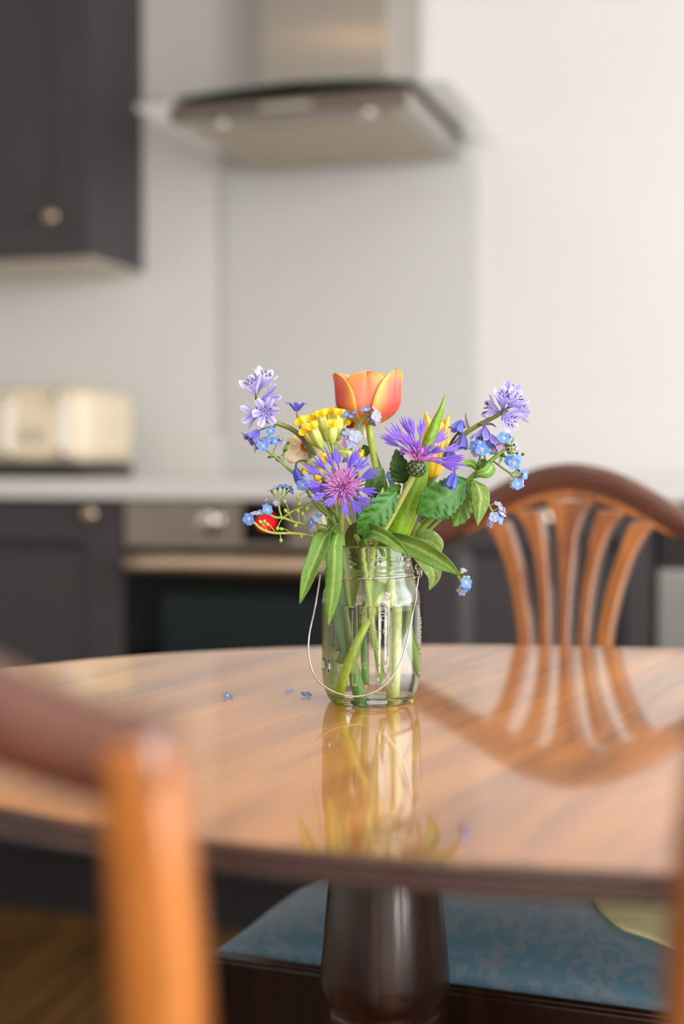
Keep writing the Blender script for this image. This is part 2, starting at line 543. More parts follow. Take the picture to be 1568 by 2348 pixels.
def shaker(parent, x0, x1, z0, z1, y, knob=None, frame=0.08, name='door'):
    """door front at y (towards the viewer = -y), coordinates local to the parent"""
    V, F = [], []
    rings = [(0, 0.018), (0, 0.0), (frame, 0.0), (frame + 0.022, 0.010)]
    for ins, dy in rings:
        for (sx, sz) in ((0, 0), (1, 0), (1, 1), (0, 1)):
            V.append(Vector((x1 - ins if sx else x0 + ins, y + dy, z1 - ins if sz else z0 + ins)))
    for r in range(len(rings) - 1):
        for k in range(4):
            l = (k + 1) % 4
            F.append((r * 4 + k, r * 4 + l, (r + 1) * 4 + l, (r + 1) * 4 + k))
    F.append((3, 2, 1, 0))
    d = part(name, (V, F), M['cabinet'], parent, smooth=False)
    n = 12
    part('door_panel', ([Vector((x0 + frame + .02, y + .010, z0 + frame + .02)), Vector((x1 - frame - .02, y + .010, z0 + frame + .02)),
                         Vector((x1 - frame - .02, y + .010, z1 - frame - .02)), Vector((x0 + frame + .02, y + .010, z1 - frame - .02))], [(0, 1, 2, 3)]),
         M['cabinet'], d, smooth=False)
    if knob:
        P = [(0.0085, 0.0), (0.006, -0.004), (0.0055, -0.012), (0.013, -0.017), (0.0155, -0.022), (0.0145, -0.026), (0.009, -0.029), (0.001, -0.030)]
        V, F = lathe([(r, -yy) for r, yy in P], 18)
        V = [Vector((v.x + knob[0], y - v.z, v.y + knob[1])) for v in V]
        part('knob', (V, F), M['pewter'], d)
    return d

def wall_unit(name, label, x0, x1, y0, y1, z0, z1, doors, group=None, cat='cabinet', under=None):
    t = ksetup(name, label, cat, (x0 + x1) / 2, y1, z0, group)
    h = (x1 - x0) / 2
    part('body', box(-h, h, y0 - y1 + 0.019, 0, 0, z1 - z0), M['cabinet'], t, smooth=False, bevel=0.0015)
    if under:
        part('underside', box(-h + .002, h - .002, y0 - y1 + .02, -.002, -0.004, 0.0002), under, t, smooth=False)
    for (a, b2, c, d, kn) in doors:
        cx = (x0 + x1) / 2
        shaker(t, a - cx, b2 - cx, c - z0, d - z0, y0 - y1, (kn[0] - cx, kn[1] - z0) if kn else None)
    return t

# base units under the worktop
G = 'base cabinets under the worktop'
OW = 0.2985
wall_unit('base_cabinet', 'charcoal base cabinet with one round knob, left of the oven', -0.80, -OW - .003, 0.0, 0.58, 0.15, 0.868,
          [(-0.798, -OW - .005, .153, .866, (kx(205, -.02), kz(205, 1180, -.02)))])
wall_unit('base_cabinet', 'charcoal base cabinet at the far left end, cut by the photo edge', -1.42, -0.803, 0.0, 0.58, 0.15, 0.868,
          [(-1.418, -0.805, .153, .866, (-1.36, .84))])
xk = kx(1248, -.02)
wall_unit('base_cabinet', 'charcoal base cabinet right of the oven, its knob seen between the chair slats', OW + .003, xk + .062, 0.0, 0.58, 0.15, 0.868,
          [(OW + .005, xk + .06, .153, .866, (xk, kz(1248, 1188, -.02)))])
xa = kx(1505, 0.0)
wall_unit('base_cabinet', 'narrow charcoal cabinet behind the right side of the far chair', xk + .065, xa - .003, 0.0, 0.58, 0.15, 0.868,
          [(xk + .067, xa - .005, .153, .866, None)])
t = ksetup('dishwasher', 'silver grey appliance under the worktop at the right edge of the photo', 'dishwasher', xa + .3, 0.58, 0.01)
part('body', box(-.298, .298, -.56, 0, 0, .855), M['appliance'], t, smooth=False, bevel=0.003)
part('door', box(-.297, .297, -.59, -.561, .11, .74), M['appliance'], t, smooth=False, bevel=0.006)
part('control_panel', box(-.297, .297, -.588, -.561, .745, .853), M['black'], t, smooth=False, bevel=0.004)
part('door_handle', tube([(-.22, -.605, .70), (.22, -.605, .70)], [.009, .009]), M['steel'], t)
o = struct('trim_1', box(-1.42, xa, 0.055, 0.075, -0.001, 0.148), M['plinth'])

# oven
t = ksetup('built_in_oven', 'steel and black built-in oven under the worktop with a red light', 'oven', 0, 0.58, 0.15)
zb = 0.15
part('body', box(-OW, OW, -.555, -.01, 0.0, .717), M['black'], t, smooth=False)
zp = kz(500, 1258, -.005) - zb
cp = part('control_panel', box(-OW, OW, -.585, -.556, zp, .717), M['oven_steel'], t, smooth=False, bevel=0.002)
dd = part('door', box(-OW, OW, -.582, -.556, .10, zp - .006), M['black_glass'], t, smooth=False, bevel=0.003)
xw = kx(372, -.005)
part('door_window', box(xw, -xw, -.5826, -.5815, .18, kz(500, 1365, -.005) - zb), M['oven_window'], dd, smooth=False)
part('vent_strip', box(-OW, OW, -.57, -.556, 0.0, .096), M['black'], t, smooth=False)
xh = kx(292, -.05)
zh = kz(400, 1294, -.05) - zb
hd = part('door_handle', tube([(xh, -.63, zh), (-xh, -.63, zh)], [.0175, .0175], 14), M['handle'], dd)
for s in (-1, 1):
    part('handle_post', tube([(s * xh * .88, -.582, zh), (s * xh * .88, -.63, zh)], [.008, .008]), M['steel'], dd)
for px in (478,):
    xx = kx(px, -.02)
    for s in (1, -1):
        V, F = lathe([(.026, 0), (.026, .006), (.0215, .010), (.020, .026), (.017, .0285), (.001, .029)], 20)
        V = [Vector((v.x + s * xx, -.585 - v.z, v.y + kz(px, 1195, -.02) - zb)) for v in V]
        part('control_knob', (V, F), M['chrome'], cp)
x0d, x1d = kx(556, -.005), kx(664, -.005)
part('display', box(x0d, x1d, -.5862, -.5848, kz(610, 1245, -.005) - zb, kz(610, 1152, -.005) - zb), M['display'], cp, smooth=False)
xr_, zr_ = kx(609, -.01), kz(609, 1196, -.01) - zb
part('indicator_light', box(xr_ - .008, xr_ + .008, -.588, -.5861, zr_ - .008, zr_ + .008), M['red_light'], cp, smooth=False, label='red-lit indicator in the black display')

# worktop, upstand, splashback
t = ksetup('worktop', 'long pale worktop running over the charcoal units and oven', 'worktop', 0, 0.58, 0.87)
part('slab', box(-1.44, 2.2, -.60, .019, 0.0, 0.04), M['worktop'], t, smooth=False, bevel=0.003)
xs1 = kx(1096, .59)
xs0 = xs1 - 0.62
part('upstand', box(-1.44, xs0 - .002, .0, .019, .04, .14), M['upstand'], t, smooth=False, bevel=0.002)
part('upstand', box(xs1 + .002, 2.2, .0, .019, .04, .14), M['upstand'], t, smooth=False, bevel=0.002)
t = ksetup('splashback', 'tall pale grey glossy splashback panel below the cooker hood', 'splashback', (xs0 + xs1) / 2, 0.599, 0.911)
part('panel', box(-(xs1 - xs0) / 2, (xs1 - xs0) / 2, -.010, 0, 0, .80), M['splash'], t, smooth=False, bevel=0.001)

# wall cabinet
yf = 0.30
xe = kx(203, yf)
zc0 = kz(120, 592, yf)
wall_unit('wall_cabinet', 'dark wall cabinet with shaker doors left of the cooker hood', xe - 1.0, xe, yf, 0.598, zc0, 2.12,
          [(xe - .498, xe - .001, zc0 + .001, 2.118, (kx(130, yf), kz(130, 500, yf))), (xe - .999, xe - .502, zc0 + .001, 2.118, (xe - .55, zc0 + .09))], under=M['cabinet_under'])

# cooker hood
yfr = 0.085
xl, xr2 = kx(392, yfr), kx(935, yfr)
hc, hw = (xl + xr2) / 2, (xr2 - xl) / 2
zh0 = kz(660, 264, yfr)
t = ksetup('cooker_hood', 'steel chimney cooker hood with curved glass edge on the wall', 'cooker hood', hc, 0.585, zh0)
yo = yfr - .585
part('hood_body', join(box(-hw, hw, yo, 0, 0.0, .034)), M['steel'], t, smooth=False, bevel=0.003)
part('front_panel', box(-hw, hw, yo - .004, yo - .0005, .002, .034), M['hood_panel'], t, smooth=False, bevel=0.001)
part('button_strip', box(kx(600, yfr) - hc, kx(712, yfr) - hc, yo - .0065, yo - .0042, .010, .024), M['steel'], t, smooth=False, bevel=0.001)
part('grease_filter', box(-hw + .04, hw - .04, yo + .05, -.04, -.004, .0005), M['filter'], t, smooth=False, bevel=0.002)
for s in (-1, 1):
    V, F = lathe([(.024, -.006), (.026, -.003), (.026, .0)], 16, (s * hw * .62, yo + .030, 0))
    part('hood_lamp', (V, F), M['chrome'], t)
# curved glass canopy: thin slab bowed in plan and arched across
gl, gr = kx(335, yfr + .02) - hc, kx(1140, .58) - hc
gw = max(-gl, gr)
V, F = [], []
n = 28
for lay in (0, 1):
    for i in range(n + 1):
        s = -1 + 2 * i / n
        zz = .040 + .014 * (1 - s * s) + lay * .006
        V.append(Vector((s * gw, yo - .035 * (1 - s * s) + .006, zz)))
        V.append(Vector((s * gw, 0.0, zz)))
for i in range(n):
    a = i * 2
    b2 = (n + 1) * 2 + a
    F += [(a, a + 2, a + 3, a + 1), (b2, b2 + 1, b2 + 3, b2 + 2), (a, b2, b2 + 2, a + 2), (a + 1, a + 3, b2 + 3, b2 + 1)]
e = n * 2
F += [(0, 1, (n + 1) * 2 + 1, (n + 1) * 2), (e, (n + 1) * 2 + e, (n + 1) * 2 + e + 1, e + 1)]
part('glass_canopy', (V, F), M['hood_glass'], t, smooth=False)
part('glass_support', box(-hw, hw, yo + .004, 0, .034, .0395), M['black'], t, smooth=False)
ych = 0.585 - 0.27
cx0, cx1 = kx(598, ych) - hc, kx(893, ych) - hc
part('chimney', box(cx0, cx1, -.27, 0, .056, ZC - .002 - zh0), M['brushed'], t, smooth=False, bevel=0.004)

# toaster
ty = 0.20
tx1 = kx(196, ty)
tw, td, th = 0.33, 0.26, 0.198
t = ksetup('toaster', 'cream enamel toaster with chrome levers on the worktop at left', 'toaster', tx1 - tw / 2, ty + td / 2, 0.911)
part('base', box(-tw / 2 - .004, tw / 2 - .006, -td / 2 - .004, td / 2, 0.0, .030), M['black'], t, bevel=0.008, smooth=False)
bd = part('body', box(-tw / 2, tw / 2, -td / 2, td / 2, .028, th), M['cream'], t)
bd.modifiers.new('Bevel', 'BEVEL'); bd.modifiers['Bevel'].width = 0.036; bd.modifiers['Bevel'].segments = 6
part('slot_plate', box(-tw / 2 + .035, tw / 2 - .035, -td / 2 + .035, td / 2 - .035, th - .002, th + .003), M['chrome'], t, smooth=False, bevel=0.002)
for i in range(4):
    xx = -tw / 2 + .065 + i * .066
    part('slot', box(xx - .011, xx + .011, -td / 2 + .05, td / 2 - .05, th + .0025, th + .004), M['black'], t, smooth=False)
lx = [kx(138, ty - .02) - (tx1 - tw / 2), kx(12, ty - .02) - (tx1 - tw / 2)]
for x in lx:
    part('lever_track', box(x - .012, x + .012, -td / 2 - .003, -td / 2 + .001, .055, th - .03), M['silver'], t, smooth=False, bevel=0.002)
    part('lever', tube([(x, -td / 2 - .002, th - .022), (x, -td / 2 - .024, th - .022), (x, -td / 2 - .034, th - .019)], [.008, .010, .012], 12), M['chrome'], t)
    V, F = lathe([(.013, 0), (.013, .012), (.010, .016), (.001, .017)], 16)
    V = [Vector((v.x + x + .004, -td / 2 - v.z, v.y + .055)) for v in V]
    part('browning_dial', (V, F), M['chrome'], t)
for q in (-.10, -.062):
    part('button', box(lx[0] + q - .010, lx[0] + q + .010, -td / 2 - .003, -td / 2 + .001, .075, .11), M['steel'], t, smooth=False, bevel=0.002)
# power lead and wall socket are hidden behind it in the photo, so they are not built

# ceiling downlights over the kitchen floor (warm); each lamp holds its own light
def downlight(x, y, watt, lab):
    t = thing('ceiling_light', lab, 'ceiling light', K(x, y, ZC), THETA, 'ceiling downlights')
    part('trim_ring', lathe([(.034, -.001), (.044, -.004), (.046, -.001), (.046, .0005)], 24), M['steel'], t)
    part('lamp_disc', lathe([(.001, -.0025), (.033, -.0025), (.033, .0)], 24), M['lamp'], t)
    d = bpy.data.lights.new('downlight_bulb', 'SPOT')
    d.energy = watt; d.color = (1.0, 0.72, 0.44); d.spot_size = R(120); d.spot_blend = 0.6; d.shadow_soft_size = 0.035
    o = bpy.data.objects.new('downlight_bulb', d); COL.objects.link(o); o.parent = t; o.location = (0, 0, -.012)
for x, lab in ((-0.50, 'round warm ceiling downlight nearest the wall cabinet side'), (0.55, 'round warm ceiling downlight in front of the cooker hood'), (1.55, 'round warm ceiling downlight nearest the window wall')):
    downlight(x, -1.80, 14, lab)

# ------------------------------------------------------------------ table
TA = R(-10)
TABLE_Z = 0.74
t = thing('dining_table', 'polished reddish wooden pedestal dining table with a rounded end and reeded edge', 'table', (0.176, 1.096, 0), TA)
a_, b_, L2 = 0.577, 0.433, 0.66
out = []
for i in range(49):
    q = PI / 2 + PI * i / 48
    out.append(Vector((a_ * math.cos(q), b_ * math.sin(q))))
for i in range(1, 8): out.append(Vector((L2 * i / 8, -b_)))
for i in range(49):
    q = -PI / 2 + PI * i / 48
    out.append(Vector((L2 + a_ * math.cos(q), b_ * math.sin(q))))
for i in range(1, 8): out.append(Vector((L2 - L2 * i / 8, b_)))
no = len(out)
nor = []
for i in range(no):
    d = (out[(i + 1) % no] - out[i - 1]).normalized()
    nor.append(Vector((d.y, -d.x)))
prof = [(.0045, .7400), (.0012, .7392), (0, .7365), (.0008, .7352), (.0032, .7345), (.0008, .7338), (0, .7315), (.0008, .7302), (.0032, .7295), (.0008, .7288), (0, .7265), (.0012, .7242), (.006, .7230), (.03, .7222)]
def loop(ins, z): return [Vector((out[i].x - nor[i].x * ins, out[i].y - nor[i].y * ins, z)) for i in range(no)]
part('tabletop', (loop(.0045, .74) + loop(.0046, .7395), [tuple(range(no))] + [(i, no + i, no + (i + 1) % no, (i + 1) % no) for i in range(no)]), M['top'], t, smooth=False)
V, F = [], []
for ins, z in prof: V += loop(ins, z)
for k in range(len(prof) - 1):
    for i in range(no):
        j = (i + 1) % no
        F.append((k * no + i, (k + 1) * no + i, (k + 1) * no + j, k * no + j))
F.append(tuple((len(prof) - 1) * no + i for i in range(no - 1, -1, -1)))
part('table_edge', (V, F), M['edge'], t)
inv = Matrix.Rotation(-TA, 4, 'Z')
pc = inv @ (Vector((0.0335, 1.10, 0)) - Vector((0.176, 1.096, 0)))
for xx in (pc.x, L2 + 0.2):
    part('bearer', box(xx - .11, xx + .11, -.30, .30, .690, .7222), M['edge'], t, smooth=False, bevel=0.006)
    colp = [(.055, .690), (.050, .675), (.036, .668), (.0385, .66), (.0395, .62), (.0415, .60), (.0445, .565), (.0466, .540), (.0470, .530), (.0455, .522), (.0415, .518), (.0395, .514), (.0405, .509), (.0415, .505),
            (.0395, .500), (.033, .492), (.031, .480), (.034, .465), (.044, .45), (.052, .43), (.056, .40), (.053, .36), (.042, .33), (.034, .315), (.036, .30), (.058, .285), (.060, .24), (.055, .20), (.03, .19)]
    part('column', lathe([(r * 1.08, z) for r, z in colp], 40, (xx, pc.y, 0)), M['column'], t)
    for q in (R(75), R(185), R(290)):
        d = Vector((math.cos(q), math.sin(q), 0))
        o0 = Vector((xx, pc.y, 0))
        g = tube([o0 + d * .045 + Vector((0, 0, .255)), o0 + d * .14 + Vector((0, 0, .235)), o0 + d * .26 + Vector((0, 0, .12)), o0 + d * .37 + Vector((0, 0, .045)), o0 + d * .40 + Vector((0, 0, .035))],
                 [.034, .030, .026, .022, .020], 8)
        lg = part('leg', g, M['column'], t)
        part('castor', ellipsoid(o0 + d * .41 + Vector((0, 0, .0185)), (d.y, -d.x, 0), .016, .0185)[:2], M['chrome'], lg)

# ------------------------------------------------------------------ chairs
def crest_z(x):
    x = min(abs(x), .236)
    return .937 - .0925 * (1 - math.cos(PI * x / .236)) / 2
def back_y(z): return .215 + (z - .46) * .13
def make_chair(label, loc, rotz):
    t = thing('dining_chair', label, 'chair', loc, rotz, 'camel-back dining chairs around the table')
    sx = lambda y: .25 - .04 * (y + .22) / .44
    # seat frame: apron rails
    V, F = [], []
    for z in (.385, .463):
        for (x, y) in ((-1, -.22), (1, -.22), (1, .22), (-1, .22)):
            V.append(Vector((x * sx(y), y, z)))
        for (x, y) in ((-1, -.195), (1, -.195), (1, .195), (-1, .195)):
            V.append(Vector((x * (sx(y) - .025), y, z)))
    for k in range(4):
        l = (k + 1) % 4
        F += [(k, l, 8 + l, 8 + k), (4 + l, 4 + k, 12 + k, 12 + l), (8 + k, 8 + l, 12 + l, 12 + k), (l, k, 4 + k, 4 + l)]
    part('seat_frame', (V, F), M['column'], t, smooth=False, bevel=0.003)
    V, F = [], []
    n = 24
    for j in range(n + 1):
        y = -1 + 2 * j / n
        for i in range(n + 1):
            x = -1 + 2 * i / n
            yy = y * .217
            z = .4645 + .058 * ((1 - abs(x) ** 3.4) * (1 - abs(y) ** 2.8)) ** .62
            V.append(Vector((x * (sx(yy) - .003), yy, z)))
    for j in range(n):
        for i in range(n):
            a = j * (n + 1) + i
            F.append((a, a + 1, a + n + 2, a + n + 1))
    rim = [i for i in range(n + 1)] + [j * (n + 1) + n for j in range(1, n + 1)] + [n * (n + 1) + i for i in range(n - 1, -1, -1)] + [j * (n + 1) for j in range(n - 1, 0, -1)]
    F.append(tuple(reversed(rim)))
    cu = part('seat_cushion', (V, F), M['damask'], t)
    part('welt', tube([(-.248, -.2185, .4655), (.248, -.2185, .4655)], [.004, .004], 8), M['column'], cu)
    for s in (-1, 1):
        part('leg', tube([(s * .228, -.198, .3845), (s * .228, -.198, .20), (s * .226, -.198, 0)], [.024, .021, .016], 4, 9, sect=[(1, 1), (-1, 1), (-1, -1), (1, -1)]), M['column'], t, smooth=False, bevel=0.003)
    # stiles running on as back legs
    for s in (-1, 1):
        P = [(s * .213, .285, 0), (s * .209, .245, .2), (s * .210, .222, .44), (s * .222, back_y(.56), .56), (s * .226, back_y(.70), .70), (s * .224, back_y(.79), .79), (s * .219, back_y(.838), .838)]
        part('stile', tube(P, [.0175, .019, .021, .0200, .0185, .0165, .015], 12, 42, sect=[(math.copysign(abs(math.cos(q)) ** .55, math.cos(q)), .9 * math.copysign(abs(math.sin(q)) ** .55, math.sin(q))) for q in [2 * PI * k / 16 for k in range(16)]]), M['chair'], t)
    # crest rail
    P, n = [], 41
    for i in range(n):
        x = -.232 + .464 * i / (n - 1)
        z = crest_z(x) - .0165
        P.append(Vector((x, back_y(z), z)))
    sec = [(math.copysign(abs(math.cos(q)) ** .6, math.cos(q)) * .0145, math.copysign(abs(math.sin(q)) ** .6, math.sin(q)) * .0165) for q in [2 * PI * k / 16 for k in range(16)]]
    cr = part('crest_rail', tube(P, [1.0], 16, n, sect=sec), M['chair_rail'], t)
    P2 = [Vector((p.x, p.y - .0115, p.z - .0135)) for p in P[3:-3]]
    part('bead', tube(P2, [.0028], 6, len(P2)), M['chair_rail'], cr)
    # plates: frieze and splats cut from 22 mm stock, bevelled
    def plate(name, L, Rr, mat, th=.026):
        V, F = [], []
        m2 = len(L)
        for side in (-.5, .5):
            for (x, z) in L: V.append(Vector((x, back_y(z) + side * th, z)))
            for (x, z) in Rr: V.append(Vector((x, back_y(z) + side * th, z)))
        N2 = 2 * m2
        for i in range(m2 - 1):
            F.append((i, m2 + i, m2 + i + 1, i + 1))
            F.append((N2 + i, N2 + i + 1, N2 + m2 + i + 1, N2 + m2 + i))
            F.append((i, i + 1, N2 + i + 1, N2 + i))
            F.append((m2 + i, N2 + m2 + i, N2 + m2 + i + 1, m2 + i + 1))
        F.append((0, N2, N2 + m2, m2))
        F.append((m2 - 1, 2 * m2 - 1, N2 + 2 * m2 - 1, N2 + m2 - 1))
        return part(name, (V, F), mat, t, smooth=False, bevel=0.0025)
    fl, fr = [], []
    for i in range(25):
        x = -.130 + .26 * i / 24
        fl.append((x, crest_z(x) - .030)); fr.append((x, crest_z(x) - .030 - .013 * (1 - (abs(x) / .15) ** 4)))
    plate('frieze', fl, fr, M['chair'], .020)
    Z = [.492, .60, .717, .763, .80, .828, .850, .866, .880, .892]
    spl = [(0.0, [0] * 10, [.010, .010, .011, .0125, .015, .0185, .022, .028, .038, .054], 9),
           (1, [.018, .022, .0265, .0285, .032, .0365, .042, .048, .056, .06], [.010, .010, .0113, .012, .013, .015, .018, .0225, .030, .036], 9),
           (1, [.036, .045, .055, .062, .070, .079, .0885, .098, .104, .108], [.011, .012, .0145, .015, .016, .0175, .0205, .027, .034, .036], 8)]
    for (sg, c, w, stop) in spl:
        sc_ = [.84 + .08 * max(0, min(1, (z - .74) / .13)) for z in Z]
        c = [p * q for p, q in zip(c, sc_)]; w = [p * .57 for p in w]
        for s in ((1,) if sg == 0 else (-1, 1)):
            zz = crom([float(z) for z in Z[:stop + (1 if sg == 0 else 0)]], 26)
            k = len(Z[:stop + (1 if sg == 0 else 0)])
            cc = crom([float(q) for q in c[:k]], 26); ww = crom([float(q) for q in w[:k]], 26)
            plate('splat', [(s * cc[i] - ww[i], zz[i]) for i in range(26)], [(s * cc[i] + ww[i], zz[i]) for i in range(26)], M['chair'], .027)
    part('back_rail', box(-.205, .205, .203, .232, .40, .462), M['chair'], t, smooth=False, bevel=0.003)
    part('shoe', box(-.06, .06, .205, .236, .462, .497), M['chair'], t, smooth=False, bevel=0.004)
    return t
def children(o): return [c for c in bpy.data.objects if c.parent == o]
def copy_tree(o, par=None):
    c = o.copy(); COL.objects.link(c)
    if par is not None: c.parent = par
    for ch in children(o): copy_tree(ch, c)
    return c
CH = make_chair('reddish wooden chair with five curved slats on the far side of the table', (0.178, 1.463, 0), R(-21))
near = copy_tree(CH)
near.location = (-0.265, 0.775, 0); near.rotation_euler = (0, 0, R(174.5))
near['label'] = 'blurred wooden chair in the left foreground, only its corner post and crest in view'
right = copy_tree(CH)
right.location = (0.399, 0.720, 0); right.rotation_euler = (0, 0, R(170))
right['label'] = 'blurred wooden chair at the right edge, only a dark post in view'
# the yellow pad on the far seat
def seat_z(x, y):
    x = x / (.25 - .04 * (y + .22) / .44); y = y / .217
    return .4645 + .058 * ((1 - abs(x) ** 3.4) * (1 - abs(y) ** 2.8)) ** .62
pad = thing('seat_pad', 'pale yellow cloth lying on the blue seat of the far chair', 'cloth', CH.location + Vector((0, 0, .515)), R(-21))
V, F = [], []
nu, nv = 16, 10
for lay in (.0035, .0005):
    for j in range(nv + 1):
        for i in range(nu + 1):
            u, v = i / nu, -1 + 2 * j / nv
            x = .098 + .125 * u
            y = -.078 + v * .058 * min(1, (4 * u * (1.02 - u * .55)) ** .6) * (1 if v > 0 else .9) - .02 * u
            V.append(Vector((x, y, seat_z(x, y) + lay - .515)))
q = (nu + 1) * (nv + 1)
for j in range(nv):
    for i in range(nu):
        a = j * (nu + 1) + i
        F += [(a, a + 1, a + nu + 2, a + nu + 1), (q + a, q + a + nu + 1, q + a + nu + 2, q + a + 1)]
rim = list(range(nu + 1)) + [j * (nu + 1) + nu for j in range(1, nv + 1)] + [nv * (nu + 1) + i for i in range(nu - 1, -1, -1)] + [j * (nu + 1) for j in range(nv - 1, 0, -1)]
for k in range(len(rim)):
    a, b2 = rim[k], rim[(k + 1) % len(rim)]
    F.append((a, q + a, q + b2, b2))
M['pad'] = mat_plain('yellow_felt', rgb(244, 238, 178), 0.9, noise=0.06, nscale=80, bump=0.2, bscale=600)
part('cloth', (V, F), M['pad'], pad)

# ------------------------------------------------------------------ jar
YJ = 1.16
JC = Vector((0.0238, YJ, TABLE_Z))
def B(px, py, d=0.0):
    """point of the bouquet: image place on the upright plane d metres behind the jar axis"""
    return at_y(px, py, YJ + d)
def BP(L): return [B(*p) for p in L]

M['jar'] = mat_glass('jar_glass', (0.955, 0.985, 0.97, 1), 0.0, 1.48)
misty_glass(M['jar'])
M['raised'] = mat_glass('raised_glass', (0.97, 0.99, 0.98, 1), 0.0, 1.48)
M['water'] = mat_glass('water', (0.97, 0.985, 0.95, 1), 0.0, 1.33)
M['wire'] = mat_plain('bail_wire', rgb(196, 188, 178), 0.22, metal=1.0, noise=0.12, nscale=300)

jar = thing('mason_jar', 'clear glass preserving jar with wire bail handle, standing on the table', 'jar', JC)
outer = [(.001, .0022), (.024, .0022), (.028, .0010), (.0325, .0006), (.0350, .0030), (.0375, .0085), (.0395, .0155), (.0404, .022), (.0405, .03), (.0405, .075), (.0403, .083), (.0393, .0895), (.0372, .0945),
         (.0350, .0985), (.0338, .1020), (.0336, .1035), (.0343, .1045), (.0344, .1056), (.0340, .1066), (.0332, .1075), (.0331, .1110), (.0336, .1122), (.0337, .1132), (.0331, .1144), (.0330, .1175), (.0335, .1186), (.0336, .1196), (.0330, .1208), (.0329, .1262), (.0322, .1278), (.0312, .1285)]
inner = [(.0302, .1278), (.0298, .126), (.0297, .1020), (.0312, .0985), (.0345, .0935), (.0365, .088), (.0376, .082), (.0379, .075), (.0379, .03), (.0377, .021), (.0366, .0145), (.0340, .0090), (.0300, .0066), (.020, .0072), (.001, .0076)]
V, F = lathe(outer + inner, 72)
part('jar_body', (V, F), M['jar'], jar)
# water: fills the jar, its edge lies just inside the glass
LEV = B(850, 1381).z - TABLE_Z
wp = [(.001, .0074), (.020, .0070), (.0300, .0064), (.0341, .0088), (.0367, .0144), (.0378, .021), (.0380, .03), (.0380, .075)]
wp = [(r, z) for r, z in wp if z < LEV - .003] + [(.0378, LEV - .001), (.0374, LEV + .0004), (.0362, LEV - .0004), (.001, LEV - .0005)]
wt = thing('water', 'clear water filling the glass jar around the flower stems', 'water', JC)
part('water_body', lathe(wp, 72), M['water'], wt)
# raised glass lettering and marks on the jar wall
def emboss(name, text, px, py, size, rot=0.0, squeeze=1.0):
    cu = bpy.data.curves.new('emboss', 'FONT')
    cu.body = text; cu.size = size; cu.extrude = 0.0005; cu.bevel_depth = 0.0002; cu.bevel_resolution = 1
    cu.align_x = 'CENTER'; cu.align_y = 'CENTER'; cu.resolution_u = 3
    ob = bpy.data.objects.new('emboss', cu); COL.objects.link(ob)
    dg = bpy.context.evaluated_depsgraph_get()
    me = bpy.data.meshes.new_from_object(ob.evaluated_get(dg))
    bpy.data.objects.remove(ob); bpy.data.curves.remove(cu)
    p = B(px, py, -.04) - JC
    a0 = math.asin(max(-1, min(1, p.x / .0405)))
    cr, sr = math.cos(rot), math.sin(rot)
    for v in me.vertices:
        x, y, h = v.co
        x *= squeeze
        x, y = x * cr - y * sr, x * sr + y * cr
        a = a0 + x / .0405
        zz = p.z + y
        rr = .0405 if zz < .075 else .0402
        r = rr + .0001 + h
        v.co = (r * math.sin(a), -r * math.cos(a), zz)
    me.name = name
    return link(name, me, M['raised'], jar)
for args in (('raised_letters', 'CUPS', 833, 1410, .0082, R(90), .68), ('raised_letters', 'OZS', 880, 1409, .0082, R(90), .66),
             ('raised_number', '1½', 827, 1371, .0066), ('raised_number', '12', 885, 1367, .0078), ('raised_number', '8', 883, 1448, .0070),
             ('raised_number', '1/2', 830, 1527, .0060), ('raised_number', '4', 884, 1526, .0075), ('raised_letters', 'INI', 747, 1536, .0140)):
    emboss(*args)
def arcbar(name, px0, px1, py):
    q0 = B(px0, py, -.04) - JC; q1 = B(px1, py, -.04) - JC
    P = []
    for i in range(7):
        x = q0.x + (q1.x - q0.x) * i / 6
        a = math.asin(max(-1, min(1, x / .0405)))
        P.append(Vector((.0406 * math.sin(a), -.0406 * math.cos(a), q0.z)))
    part(name, tube(P, [.0004], 6, 7), M['jar'], jar)
for p0, p1, y in ((845, 868, 1409), (840, 874, 1448), (845, 868, 1487), (842, 872, 1526), (846, 866, 1562), (846, 866, 1567)):
    arcbar('measure_mark', p0, p1, y)
for px in (813, 902):                 # long raised loops beside the scale
    P = [B(px - 5, 1395, -.04), B(px - 5, 1560, -.04), B(px, 1567, -.04), B(px + 5, 1560, -.04), B(px + 5, 1395, -.04), B(px, 1389, -.04), B(px - 5, 1395, -.04)]
    Q = []
    for p in crom(P, 50):
        x = p.x - JC.x; a = math.asin(x / .0405)
        Q.append(Vector((.0406 * math.sin(a), -.0406 * math.cos(a), p.z - JC.z)))
    part('raised_loop', tube(Q, [.00035], 5, 50), M['jar'], jar)
for i in range(34):                   # knobbly ornament down the right side
    z = .022 + .048 * i / 34
    a = R(80 + 7 * math.sin(i * 2.1))
    part('raised_pip', ellipsoid(Vector((.0406 * math.sin(a), -.0406 * math.cos(a), z)), (0, 0, 1), .0011, .0008, n=6, m=5)[:2], M['jar'], jar)
